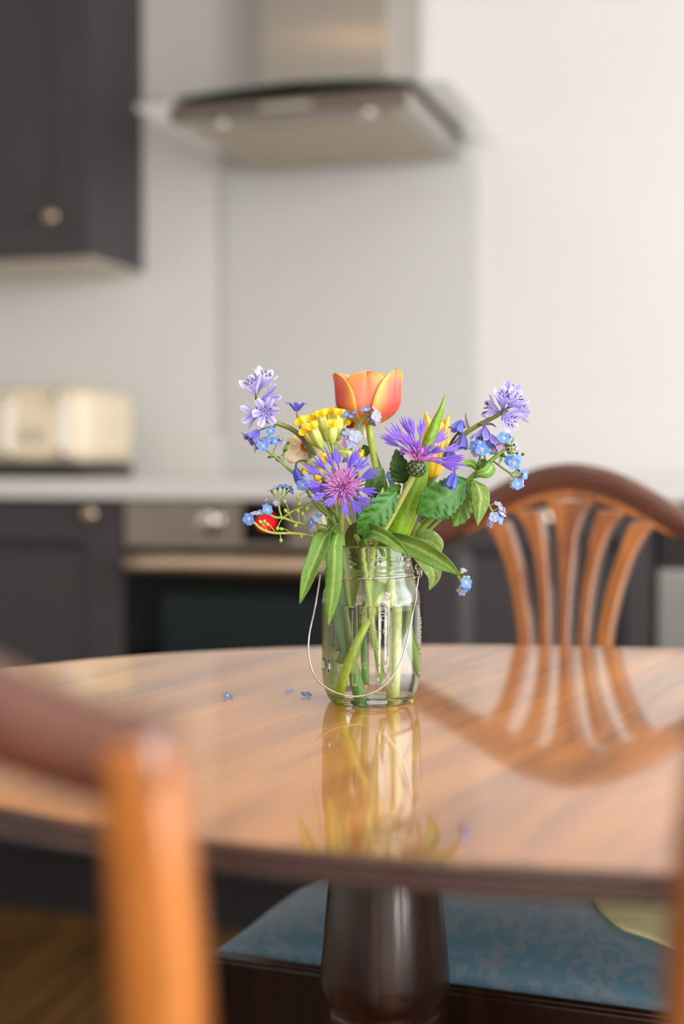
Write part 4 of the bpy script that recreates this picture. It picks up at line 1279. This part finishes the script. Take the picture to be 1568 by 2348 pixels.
bell(t, 592, 948, .006, (-.9, .25, -.15), .015, .95, BV, PL, .25, stamens=False, ped=(594, 946, .006), w=.003)
bell(t, 607, 943, -.004, (.15, -1, -.15), .012, 1.05, BV, PL, .3, ped=(598, 950, .004), w=.0031)
bell(t, 592, 988, .000, (-.65, -.3, -.75), .014, .35, BD, BV, .75, ped=(632, 978, .006))
t2 = None
t = plant('bluebell', 'single deep blue bluebell floret on a thin brown stalk above the cowslip', 'bluebell', B(790, 1480, .010), 'bluebell stems')
bell(t, 680, 942, .004, (.02, -.1, 1), .009, .55, rgb(92, 92, 200), rgb(110, 116, 214), 1.1, stamens=False, w=.0020)
stem(t, [(680, 942, .004), (684, 968, .005), (690, 990, .007), (697, 1006, .010), (720, 1070, .014), (750, 1160, .014), (778, 1260, .010), (786, 1380, .008), (790, 1480, .010)], [.0008, .0007, .0008, .0012, .0014, .0015, .0016, .0016, .0016], rgb(140, 120, 90), rgb(120, 140, 70))
part('bract', blade(BP([(693, 1000, .006), (695, 1010, .005), (698, 1020, .004)]), [.001, .0016, .0002], (1, 0, 0), 8, 2, ca=rgb(120, 90, 140), cb=rgb(110, 90, 170)), M['petal'], t, t.location)
t = plant('bluebell', 'blue budded bluebell nodding on a hooked stalk beside the left cornflower', 'bluebell', B(795, 1490, .004), 'bluebell stems')
bell(t, 678, 1074, -.008, (.35, -.15, -.9), .0145, .0, BD, rgb(92, 96, 206), 0, stamens=False)
stem(t, [(678, 1074, -.008), (680, 1062, -.008), (690, 1056, -.006), (704, 1060, -.002), (724, 1090, .004), (750, 1160, .008), (780, 1260, .006), (790, 1380, .004), (795, 1490, .004)], [.0008, .0008, .0009, .0010, .0013, .0015, .0016, .0016, .0016], rgb(70, 70, 60), rgb(110, 140, 60))
t = plant('bluebell', 'lilac bluebell leaning far out to the upper right of the bouquet', 'bluebell', B(880, 1500, .016), 'bluebell stems')
stem(t, [(1172, 930, .004), (1140, 953, .006), (1105, 970, .008), (1068, 993, .010), (1040, 1022, .014), (1018, 1052, .018), (990, 1105, .022), (955, 1170, .024), (922, 1240, .020), (900, 1330, .016), (885, 1440, .016), (880, 1500, .016)],
     [.0011, .0016, .0019, .0020, .0021, .0021, .0022, .0022, .0022, .0022, .0022, .0022], rgb(120, 120, 70), rgb(150, 175, 60))
Q1, Q2 = rgb(182, 176, 238), rgb(216, 212, 248)
for (px, py, d, axv, L_, op) in ((1150, 930, -.002, (.15, -.6, .8), .017, .8), (1168, 932, .002, (.55, -.5, .7), .017, .75), (1165, 915, .010, (.35, .1, .9), .016, .7), (1142, 944, .008, (-.85, -.1, .25), .0155, .95), (1152, 955, -.006, (.6, -.7, -.35), .016, .85), (1176, 945, .010, (.8, .1, .1), .015, .8)):
    bell(t, px, py, d, axv, L_, op, Q1, Q2, .3, ped=(1150, 948, .005), w=.0031)
bell(t, 1112, 982, -.002, (-.25, -.2, -.9), .014, .65, rgb(140, 132, 214), Q1, .2, ped=(1096, 972, .006), w=.003)
bell(t, 1124, 998, -.006, (.25, -.35, -.9), .014, .6, rgb(140, 132, 214), Q1, .25, ped=(1108, 974, .006), w=.003)
DB1, DB2 = rgb(104, 112, 206), rgb(132, 138, 222)
bell(t, 1060, 966, .004, (-.55, -.2, -.8), .0125, .25, DB1, DB2, .55, stamens=False, ped=(1066, 982, .008))
bell(t, 1062, 998, .000, (-.15, -.2, -.95), .0125, .1, DB1, DB2, .6, stamens=False)
stem(t, [(1062, 998, .000), (1056, 992, .001), (1046, 998, .004), (1032, 1020, .010), (1027, 1040, .014)], [.0007, .0009, .0010, .0012, .0012], rgb(90, 84, 60), rgb(80, 70, 66), name='pedicel')
bell(t, 1031, 1028, .012, (0, 0, -1), .011, .05, DB1, DB2, .1, stamens=False)
bell(t, 1042, 1086, -.026, (-.35, -.2, -.9), .0125, .05, rgb(92, 100, 208), rgb(104, 124, 216), .25, stamens=False)
stem(t, [(1042, 1086, -.026), (1041, 1070, -.020), (1030, 1056, .010)], [.0007, .0007, .0008], rgb(60, 66, 80), name='pedicel')
part('bract', blade(BP([(1074, 982, .006), (1069, 965, .005), (1067, 945, .005)]), [.0012, .0011, .0002], (1, 0, 0), 9, 2, ca=rgb(140, 120, 150), cb=rgb(130, 110, 120)), M['petal'], t, t.location)
part('bract', blade(BP([(1100, 975, .004), (1125, 972, .002), (1138, 980, .000)]), [.0010, .0010, .0002], (0, 0, 1), 9, 2, ca=rgb(130, 120, 160), cb=rgb(110, 90, 100)), M['petal'], t, t.location)

# ---- 8 forget-me-nots
FG = 'forget-me-not sprigs in the jar'
def sprig(label, pts, rad, c1=rgb(132, 160, 66), c2=rgb(140, 170, 70)):
    t = plant('forget_me_not', label, 'forget-me-not', B(*pts[-1]), FG)
    stem(t, pts, rad, c1, c2)
    return t
TAILL = [(770, 1180, .002), (790, 1250, .002), (800, 1390, .000), (806, 1470, .000)]
def br(t, pts, r0=.0006, c=rgb(132, 160, 66)): stem(t, pts, [r0] * len(pts), c, name='branch', n=6)
t = sprig('blue forget-me-not sprig reaching left under the bluebell', [(606, 1030, -.004), (624, 1042, -.002), (650, 1064, .000), (674, 1086, .002), (710, 1120, .004)] + TAILL, [.0007, .0010, .0011, .0012, .0013, .0014, .0014, .0014, .0014])
for a in ((603, 1022, -.010, (0, -1, .1), 'b', 1.15), (620, 988, -.004, (.1, -.9, .5), 'b', 1.0), (612, 1006, -.004, (0, -.3, 1), 'b', .95), (598, 1008, -.002, (-.3, -.3, 1), 'p', .9), (620, 1010, -.006, (.3, -.8, .2), 'b', .9), (630, 1012, -.006, (.8, -.7, .1), 'b', .95), (586, 1028, -.004, (-1, -.3, 0), 'p', .9), (642, 1006, -.002, (.5, -.3, .7), 'w', .9), (648, 1014, .000, (.6, -.6, .4), 'p', .8), (638, 1052, .002, (-.3, -.8, -.4), 'w', .7)):
    floret(t, a[0], a[1], a[2], a[3], a[4], a[5])
br(t, [(606, 1030, -.004), (612, 1012, -.004), (618, 996, -.002)]); br(t, [(626, 1040, -.002), (632, 1024, -.002), (640, 1012, -.002)]); br(t, [(648, 1062, .000), (652, 1040, .002), (660, 1022, .002)])
for a in ((648, 1035, 661, 1016, .002), (646, 1046, 655, 1032, .002), (640, 1056, 618, 1048, .001)): pod(t, *a, 1.0, DGRN)
t = sprig('bright blue forget-me-not beside the nodding bud, left of the cornflower', [(700, 1118, -.014), (712, 1140, -.012), (735, 1168, -.008), (758, 1192, -.004)] + TAILL[1:], [.0009, .0012, .0014, .0015, .0015, .0015, .0014], rgb(100, 140, 50))
for a in ((693, 1112, -.018, (-.1, -1, .1), 'b', 1.25), (707, 1100, -.016, (.2, -1, .2), 'p', 1.2), (694, 1095, -.012, (-.2, -.4, 1), 'b', 1.1), (703, 1090, -.010, (.1, -.3, 1), 'b', 1.0), (715, 1098, -.012, (.8, -.6, .3), 'b', .9), (684, 1108, -.012, (-1, -.3, .1), 'b', .8)):
    floret(t, *a)
for a in ((704, 1128, 682, 1141, -.012), (708, 1138, 686, 1155, -.012), (722, 1152, 704, 1166, -.010)): pod(t, *a, 1.15)
t = sprig('forget-me-not with long seed stalks crossing the red oven light', [(566, 1190, -.020), (580, 1196, -.020), (598, 1212, -.020), (626, 1222, -.018), (672, 1223, -.014), (712, 1228, -.010), (748, 1238, -.006)] + TAILL[1:], [.0007, .0010, .0011, .0011, .0012, .0012, .0013, .0013, .0013, .0013], rgb(170, 180, 70), rgb(140, 165, 60))
for a in ((570, 1190, -.024, (-.3, -1, .1), 'b', 1.25), (577, 1180, -.020, (-.1, -.4, 1), 'p', .9), (574, 1196, -.022, (.2, -.9, -.4), 'w', .8)): floret(t, *a)
for a in ((612, 1216, 597, 1197, -.019), (632, 1222, 613, 1202, -.018), (668, 1223, 645, 1213, -.014), (641, 1223, 644, 1239, -.017), (690, 1224, 691, 1230, -.012), (600, 1214, 606, 1196, -.019)): pod(t, *a, 1.2)
t = sprig('forget-me-not with blue florets above green seed pods at lower left', [(592, 1182, -.014), (612, 1178, -.014), (630, 1186, -.014), (650, 1188, -.013), (675, 1197, -.012), (705, 1204, -.010), (735, 1212, -.008), (758, 1222, -.006)] + TAILL[1:], [.0006, .0009, .0010, .0011, .0011, .0011, .0012, .0012, .0013, .0013, .0013], rgb(160, 178, 70), rgb(140, 165, 60))
for a in ((593, 1177, -.016, (-.1, -.45, 1), 'p', 1.2), (613, 1169, -.018, (.3, -.9, .4), 'b', 1.1), (609, 1160, -.014, (-.3, -.5, .8), 'b', .8)): floret(t, *a)
for a in ((648, 1188, 636, 1212, -.014), (672, 1196, 655, 1171, -.013), (686, 1199, 683, 1172, -.012), (704, 1204, 694, 1178, -.012), (690, 1200, 678, 1205, -.013)): pod(t, *a, 1.2)
br(t, [(646, 1187, -.013), (640, 1165, -.012), (640, 1145, -.010), (648, 1128, -.008)], .0009, rgb(160, 178, 70)); br(t, [(641, 1147, -.010), (630, 1134, -.010), (622, 1126, -.010)]); br(t, [(642, 1144, -.010), (654, 1136, -.008), (662, 1126, -.008)])
for a in ((622, 1124, -.010, (-.4, -.1, 1), 'w', 1.0), (636, 1117, -.008, (-.1, -.2, 1), 'p', 1.1), (648, 1115, -.008, (.0, -.3, 1), 'b', 1.0), (658, 1117, -.008, (.2, -.3, 1), 'b', 1.1), (667, 1125, -.008, (.9, -.4, .3), 'b', .9), (612, 1145, -.012, (-.5, -.5, .5), 'w', .7), (634, 1152, -.012, (0, -1, 0), 'w', .8)): floret(t, *a)
t = sprig('forget-me-not seed branch curving up to the left of the cornflower stem', [(650, 1186, -.010), (672, 1172, -.008), (700, 1160, -.006), (722, 1152, -.004), (742, 1164, -.002), (760, 1196, .000)] + TAILL[1:], [.0008, .0010, .0011, .0012, .0013, .0013, .0013, .0013, .0013], rgb(150, 172, 70))
for a in ((664, 1178, 653, 1150, -.009), (700, 1160, 702, 1168, -.008), (725, 1155, 735, 1146, -.004)): pod(t, *a, 1.2)
t = sprig('small pale forget-me-not hanging low in front of the daffodil stem', [(716, 1192, -.016), (728, 1202, -.012), (748, 1206, -.008), (764, 1222, -.006)] + TAILL[1:], [.0006, .0008, .0009, .0010, .0012, .0012, .0012], rgb(120, 150, 70))
for a in ((714, 1198, -.020, (-.8, -.6, .1), 'b', 1.1), (718, 1208, -.020, (-.3, -.9, -.2), 'k', .8), (726, 1192, -.016, (.2, -.6, .7), 'p', .9), (730, 1182, -.012, (.3, -.4, 1), 'b', .8), (715, 1217, -.018, (-.6, -.6, -.3), 'p', .8)): floret(t, *a)
for a in ((740, 1205, 733, 1190, -.010), (736, 1210, 724, 1218, -.012), (750, 1206, 750, 1188, -.010)): pod(t, *a, .9)
TAILM = [(818, 1120, .004), (822, 1190, .004), (828, 1250, .002), (834, 1390, .002), (836, 1470, .002)]
t = sprig('pale blue and pink forget-me-not bunch below the orange tulip', [(803, 1012, -.008), (806, 1035, -.004), (812, 1070, .000)] + TAILM, [.0010, .0011, .0012, .0012, .0013, .0013, .0013, .0013], rgb(90, 120, 80), rgb(120, 150, 60))
for a in ((798, 992, -.012, (-.2, -.7, .8), 'p', 1.15), (813, 1001, -.014, (.2, -1, .2), 'p', 1.3), (805, 1016, -.014, (0, -1, -.1), 'p', 1.15), (793, 1003, -.012, (-.5, -.9, .1), 'k', 1.0), (791, 1018, -.012, (-.4, -.9, -.2), 'k', .9), (823, 998, -.008, (.8, -.5, .4), 'p', 1.0), (786, 991, -.008, (-.8, -.4, .6), 'b', .9), (795, 984, -.006, (-.1, -.1, 1), 'b', .8)): floret(t, *a)
br(t, [(818, 1010, -.008), (818, 990, -.008), (828, 965, -.008), (842, 954, -.008), (856, 954, -.008)], .0010, rgb(96, 140, 90)); br(t, [(824, 972, -.008), (812, 960, -.008), (802, 952, -.008)], .0006, rgb(80, 110, 60))
for a in ((838, 940, -.014, (-.1, -.55, 1), 'b', 1.1), (860, 941, -.010, (.8, -.3, .8), 'k', 1.05), (862, 954, -.014, (.3, -1, .1), 'p', 1.1), (852, 964, -.010, (-.3, -.9, -.4), 'k', .8), (865, 964, -.010, (.5, -.8, -.4), 'k', .8), (793, 951, -.010, (-.5, -.7, .5), 'b', .95), (805, 955, -.010, (0, -.8, .6), 'b', .55), (813, 946, -.010, (-.4, -.6, .8), 'b', .6)): floret(t, *a)
for a in ((845, 955, 850, 968, -.010), (850, 955, 858, 972, -.008)): pod(t, *a, 1.3, rgb(90, 100, 80))
t = sprig('blue forget-me-not half hidden behind the top of the left cornflower', [(818, 1062, -.006), (820, 1085, -.002)] + TAILM[1:], [.0009, .0010, .0012, .0013, .0013, .0013], rgb(110, 140, 60))
for a in ((816, 1058, -.010, (.1, -.8, .6), 'b', 1.15), (834, 1055, -.004, (.5, -.5, .6), 'w', .9), (846, 1062, .000, (.6, -.4, .5), 'w', .9), (790, 1056, -.004, (-.5, -.5, .5), 'w', .7), (808, 1076, -.006, (0, -1, 0), 'w', .7)): floret(t, *a)
br(t, [(822, 1100, .000), (836, 1086, .000), (850, 1072, .000)]); br(t, [(824, 1115, .002), (846, 1108, .000), (868, 1110, .000)], .0005, rgb(130, 110, 90))
t = sprig('blue forget-me-not peeping between the tulip stem and the toothed leaf', [(896, 1096, .026), (894, 1130, .026), (888, 1190, .020), (880, 1260, .014), (876, 1400, .010), (874, 1470, .010)], [.0008, .0010, .0012, .0012, .0013, .0013], rgb(120, 150, 60))
for a in ((895, 1092, .022, (.1, -.9, .4), 'b', 1.1), (905, 1096, .024, (.6, -.7, .2), 'b', .9), (898, 1102, .024, (0, -.9, -.2), 'p', .8)): floret(t, *a)

# right-hand big sprig
t = sprig('leafy forget-me-not branch leaning out to the right above the chair', [(1178, 1008, -.010), (1158, 1030, -.010), (1138, 1046, -.010), (1112, 1068, -.008), (1084, 1092, -.006), (1058, 1118, -.002), (1020, 1160, .004), (975, 1205, .010), (940, 1240, .012), (915, 1300, .012), (900, 1390, .008), (892, 1480, .006)],
          [.0008, .0012, .0016, .0020, .0022, .0022, .0022, .0022, .0022, .0022, .0022, .0022], rgb(116, 150, 76), rgb(150, 176, 70))
for a in ((1104, 1031, -.018, (0, -1, .15), 'b', 1.35), (1100, 1016, -.014, (0, -.5, 1), 'b', 1.25), (1087, 1023, -.014, (-.6, -.8, .2), 'b', 1.2), (1091, 1037, -.014, (-.4, -.9, -.2), 'k', 1.0), (1122, 1033, -.010, (.8, -.6, .2), 'b', 1.05), (1154, 1005, -.016, (0, -.85, .5), 'b', 1.35), (1170, 1000, -.010, (.7, -.1, .7), 'b', 1.05), (1178, 1062, -.016, (.1, -1, 0), 'b', 1.3), (1168, 1056, -.014, (-.4, -.9, .2), 'b', 1.1), (1187, 1054, -.012, (.8, -.6, .2), 'b', 1.15), (1148, 1022, -.012, (-.1, -1, .2), 'k', 1.0), (1184, 1028, -.008, (.9, -.3, .3), 'p', 1.0), (1188, 1040, -.008, (1, -.3, 0), 'w', .9), (1181, 1018, -.008, (.8, -.3, .5), 'p', .9), (1133, 1034, -.008, (0, -.8, -.6), 'w', .8)): floret(t, *a)
br(t, [(1099, 1080, -.008), (1098, 1062, -.012), (1102, 1040, -.014)], .0008, rgb(90, 120, 60)); br(t, [(1114, 1064, -.008), (1112, 1050, -.010), (1110, 1040, -.012)], .0008, rgb(100, 130, 60))
br(t, [(1140, 1044, -.010), (1126, 1038, -.010), (1118, 1034, -.010)], .0008, rgb(90, 120, 70)); br(t, [(1150, 1036, -.010), (1158, 1020, -.012), (1168, 1004, -.010)], .0008, rgb(100, 130, 80)); br(t, [(1148, 1044, -.010), (1162, 1050, -.012), (1172, 1056, -.014)], .0008, rgb(100, 130, 70))
br(t, [(1132, 1058, -.009), (1150, 1072, -.012), (1170, 1086, -.014), (1182, 1102, -.014)], .0009, rgb(110, 140, 80)); br(t, [(1170, 1086, -.014), (1180, 1082, -.014), (1186, 1074, -.014)], .0006, rgb(110, 140, 80)); br(t, [(1176, 1092, -.014), (1190, 1092, -.014), (1200, 1088, -.014)], .0006, rgb(130, 150, 80))
for a in ((1186, 1110, -.018, (.1, -1, .2), 'b', 1.25), (1196, 1106, -.014, (.9, -.4, .2), 'k', 1.0), (1203, 1088, -.016, (.8, -.6, -.2), 'b', 1.15), (1192, 1076, -.014, (.6, -.4, .7), 'b', 1.0), (1174, 1112, -.014, (-.9, -.4, -.3), 'k', .85)): floret(t, *a)
for k in range(22):
    x, y = 1166 + random.gauss(0, 8), 1030 + random.gauss(0, 10)
    q = B(x, y, -.012 + random.uniform(-.003, .003))
    part('flower_bud', ellipsoid(q, (random.uniform(-1, 1), -1, random.uniform(-.5, 1)), .0018, .0013, random.choice((rgb(70, 100, 40), rgb(96, 120, 50), rgb(206, 190, 170), rgb(60, 90, 40), rgb(170, 176, 90))), 7, 5), M['stem'], t, t.location)
pod(t, 1178, 1096, 1173, 1100, -.014, 1.2); pod(t, 1180, 1100, 1172, 1108, -.014, 1.0)
def rl(pts, W, side, **kw):
    a = dict(ca=rgb(104, 152, 68), cb=rgb(124, 172, 70), cv=rgb(180, 204, 116)); a.update(kw)
    part('leaf', blade(BP(pts), W, side, 26, 5, **a), M['leaf_soft'], t, t.location, solid=.0004)
rl([(1095, 1080, -.007), (1086, 1066, -.010), (1072, 1062, -.014), (1056, 1067, -.018)], [.001, .0028, .0030, .0003], (.2, -.4, 1), cup=.3)
rl([(1126, 1058, -.009), (1128, 1068, -.016), (1118, 1082, -.020), (1098, 1088, -.020), (1086, 1096, -.014)], [.0012, .0046, .0048, .0032, .0006], (-.69, -.25, .72), cup=.15)
rl([(1120, 1062, -.006), (1108, 1060, -.004), (1100, 1066, -.004), (1094, 1076, -.004)], [.001, .003, .003, .001], (-.47, 0, .88))
rl([(1082, 1100, -.008), (1094, 1112, -.016), (1102, 1136, -.020), (1100, 1165, -.022), (1095, 1206, -.022)], [.001, .0058, .0075, .0062, .0003], (1, 0, 0), fold=-.22, ca=rgb(116, 150, 66), cb=rgb(120, 156, 64), cv=rgb(190, 206, 130), quilt=.0006, quilts=5)
rl([(1148, 1044, -.010), (1148, 1054, -.012), (1143, 1064, -.014)], [.0008, .0014, .0002], (1, 0, 0))
t = sprig('faded forget-me-not drooping beside the hanging leaf at right', [(1134, 1188, -.014), (1126, 1168, -.014), (1112, 1150, -.012), (1090, 1140, -.006), (1040, 1165, .004), (985, 1215, .010), (945, 1260, .012), (922, 1330, .012), (912, 1400, .010), (905, 1480, .008)], [.0006, .0009, .0010, .0011, .0012, .0013, .0013, .0013, .0013, .0013], rgb(150, 160, 80))
for a in ((1133, 1186, -.018, (-.1, -.9, .4), 'p', 1.15), (1124, 1200, -.018, (-.9, -.5, -.3), 'p', 1.0), (1147, 1192, -.016, (.8, -.6, -.1), 'b', 1.05), (1150, 1178, -.016, (.6, -.4, .7), 'p', 1.05), (1148, 1166, -.014, (.5, -.5, .6), 'w', .9), (1141, 1156, -.014, (.2, -.5, .8), 'w', .9), (1156, 1170, -.012, (.9, -.3, .2), 'w', .7)): floret(t, *a)
br(t, [(1128, 1172, -.014), (1138, 1168, -.014), (1144, 1164, -.014)]); br(t, [(1120, 1160, -.014), (1130, 1156, -.014), (1138, 1154, -.014)]); br(t, [(1132, 1188, -.014), (1142, 1190, -.015)])
pod(t, 1134, 1188, 1128, 1198, -.015, 1.2)
t = sprig('small blue forget-me-not dangling below the tip of the low right leaf', [(1062, 1344, -.042), (1055, 1330, -.042), (1047, 1316, -.040), (1020, 1290, -.034), (985, 1262, -.022), (945, 1250, -.006), (925, 1300, .000), (915, 1390, .002), (908, 1460, .004)], [.0006, .0008, .0009, .0010, .0010, .0011, .0012, .0012, .0012], rgb(160, 170, 70))
for a in ((1068, 1336, -.048, (.3, -1, .1), 'b', 1.2), (1058, 1356, -.044, (-.5, -.6, -.5), 'p', 1.0), (1075, 1342, -.044, (.9, -.4, 0), 'b', .9), (1063, 1308, -.042, (.3, -.5, .8), 'w', .7), (1068, 1350, -.044, (.5, -.8, -.4), 'b', .8)): floret(t, *a)
for a in ((1056, 1330, 1064, 1324, -.042), (1058, 1334, 1072, 1324, -.042), (1060, 1340, 1056, 1346, -.042), (1050, 1320, 1058, 1312, -.042)): pod(t, *a, 1.2)

# ---- 9 toothed balm leaves
def balm(label, leaves, pts, rad):
    t = plant('lemon_balm', label, 'leaf sprig', B(*pts[-1]), 'toothed leaf sprigs')
    stem(t, pts, rad, rgb(130, 160, 60), rgb(150, 176, 70))
    for (lp, W, side, kw) in leaves:
        a = dict(teeth=13, depth=.17, quilt=.0011, quilts=6, cup=-.25, ca=rgb(66, 132, 50), cb=rgb(72, 140, 52), cv=rgb(100, 158, 72), wave=.0006)
        a.update(kw)
        n = 26 if 'n' not in a else a.pop('n')
        part('leaf', blade(BP(lp), W, side, a['teeth'] * 7, 7, **a), M['leaf'], t, t.location, solid=.0004)
    return t
balm('large crinkled toothed leaf spreading right of the tulip leaf', [
    ([(1074, 1100, -.004), (1050, 1118, -.012), (1020, 1138, -.018), (990, 1156, -.020), (955, 1178, -.018)], [.0008, .0105, .0155, .0150, .0012], (-.55, -.3, .84), {}),
    ([(1078, 1106, .004), (1070, 1130, .002), (1060, 1158, .000), (1050, 1186, -.002), (1040, 1207, -.004)], [.001, .0085, .0100, .0080, .0006], (1, 0, .2), dict(ca=rgb(96, 150, 36), cb=rgb(112, 166, 40), cv=rgb(160, 190, 90), teeth=8, depth=.3, quilt=.0006)),
    ([(1072, 1108, .006), (1076, 1130, .006), (1070, 1160, .006)], [.001, .0062, .0008], (1, 0, -.2), dict(ca=rgb(110, 150, 40), cb=rgb(120, 150, 40), teeth=6, depth=.3))],
    [(1076, 1102, -.002), (1040, 1135, .006), (990, 1180, .012), (950, 1222, .014), (925, 1280, .012), (915, 1390, .006), (908, 1480, .006)], [.0012, .0016, .0018, .0020, .0020, .0020, .0020])
balm('crinkled toothed leaf folded between the cornflower and tulip leaf', [
    ([(908, 1128, -.024), (892, 1146, -.030), (868, 1172, -.034), (842, 1200, -.034), (818, 1224, -.030)], [.0020, .0085, .0115, .0105, .001], (-.69, -.35, .72), dict(quilt=.0013)),
    ([(912, 1128, -.018), (905, 1118, -.022), (896, 1118, -.026), (888, 1128, -.028)], [.001, .0030, .0032, .001], (.4, -.3, 1), dict(teeth=4, ca=rgb(96, 140, 60), cb=rgb(84, 124, 50)))],
    [(908, 1130, -.022), (896, 1160, -.018), (876, 1200, -.014), (858, 1250, -.010), (850, 1390, -.004), (848, 1470, -.002)], [.0010, .0012, .0014, .0016, .0016, .0016])
balm('small upright dark toothed leaf left of the scaly cornflower bud', [
    ([(928, 1108, .004), (920, 1090, .000), (914, 1064, -.002), (908, 1030, -.002)], [.0012, .0082, .0078, .0006], (1, 0, .25), dict(teeth=9, ca=rgb(50, 96, 24), cb=rgb(62, 112, 30), cv=rgb(44, 84, 22), quilt=.0007)),
    ([(918, 1112, .010), (905, 1122, .012), (896, 1130, .012)], [.001, .006, .001], (-.63, 0, .77), dict(teeth=5, ca=rgb(110, 150, 30), cb=rgb(120, 150, 30)))],
    [(928, 1108, .006), (922, 1140, .010), (908, 1190, .012), (894, 1250, .010), (888, 1390, .008), (886, 1470, .008)], [.0010, .0012, .0014, .0016, .0016, .0016])
balm('rounded green leaf standing between the cornflower tips and tulip stem', [
    ([(852, 1140, -.004), (856, 1116, -.008), (866, 1090, -.010), (876, 1072, -.008)], [.003, .0070, .0072, .0010], (1, 0, -.25), dict(teeth=5, depth=.05, ca=rgb(60, 110, 44), cb=rgb(110, 140, 96), cv=rgb(120, 150, 90), quilt=.0003)),
    ([(826, 1052, .010), (832, 1040, .008), (836, 1028, .006), (833, 1020, .004)], [.0012, .0046, .0040, .0006], (1, 0, .3), dict(teeth=4, depth=.05, ca=rgb(70, 110, 36), cb=rgb(60, 100, 34), quilt=.0003))],
    [(852, 1140, -.002), (846, 1190, -.002), (842, 1250, .000), (846, 1390, .004), (848, 1460, .004)], [.0010, .0014, .0016, .0016, .0016])
t = plant('leafy_shoot', 'soft hairy leaves folded over the right side of the jar rim', 'leaf sprig', B(900, 1470, .016), 'toothed leaf sprigs')
stem(t, [(962, 1200, .012), (945, 1228, .014), (925, 1270, .016), (912, 1330, .016), (905, 1400, .016), (900, 1470, .016)], [.0020, .0022, .0022, .0022, .0022, .0022], rgb(170, 186, 80), rgb(150, 176, 70))
sf = dict(ca=rgb(134, 168, 92), cb=rgb(146, 180, 100), cv=rgb(196, 214, 150), quilt=.0006, quilts=5)
part('leaf', blade(BP([(930, 1262, .010), (950, 1248, -.006), (975, 1240, -.014), (998, 1250, -.018), (1006, 1275, -.016)], ), [.003, .0085, .0095, .0070, .001], (.3, -.4, 1), 26, 6, cup=-.3, **sf), M['leaf_soft'], t, t.location, solid=.0004)
part('leaf', blade(BP([(940, 1262, .014), (962, 1270, -.004), (982, 1290, -.010), (994, 1320, -.012), (984, 1353, -.010)]), [.003, .0075, .0085, .0060, .0006], (1, .2, .4), 26, 6, fold=.25, **sf), M['leaf_soft'], t, t.location, solid=.0004)
t = plant('cut_stem', 'thick green cut stem leaning in the water at the right of the jar', 'stem', B(938, 1598, .016))
stem(t, [(880, 1240, .016), (888, 1330, .018), (900, 1430, .018), (918, 1530, .018), (934, 1570, .018), (939, 1598, .016)], [.0018, .0022, .0026, .0030, .0032, .0030], rgb(130, 170, 50), rgb(200, 232, 40))

# ---- fallen florets on the table
for (px, py, lab, kd) in ((521, 1600, 'fallen blue floret lying on the table farthest left', 'b'), (661, 1584, 'pale fallen floret lying on the table between the other two', 'p'), (702, 1597, 'fallen blue floret lying on the table nearest the jar', 'b')):
    p = at_z(px, py, TABLE_Z)
    t = thing('fallen_floret', lab, 'flower', p, random.uniform(0, 1), 'florets dropped on the table')
    o = link('petals', FM[kd], M['petal'], t); o.scale = (1.25, 1.25, 1.5); o.rotation_euler = (.24, .1, 0); o.location.z = .0012
    link('floret_eye', EYE, M['petal'], o)
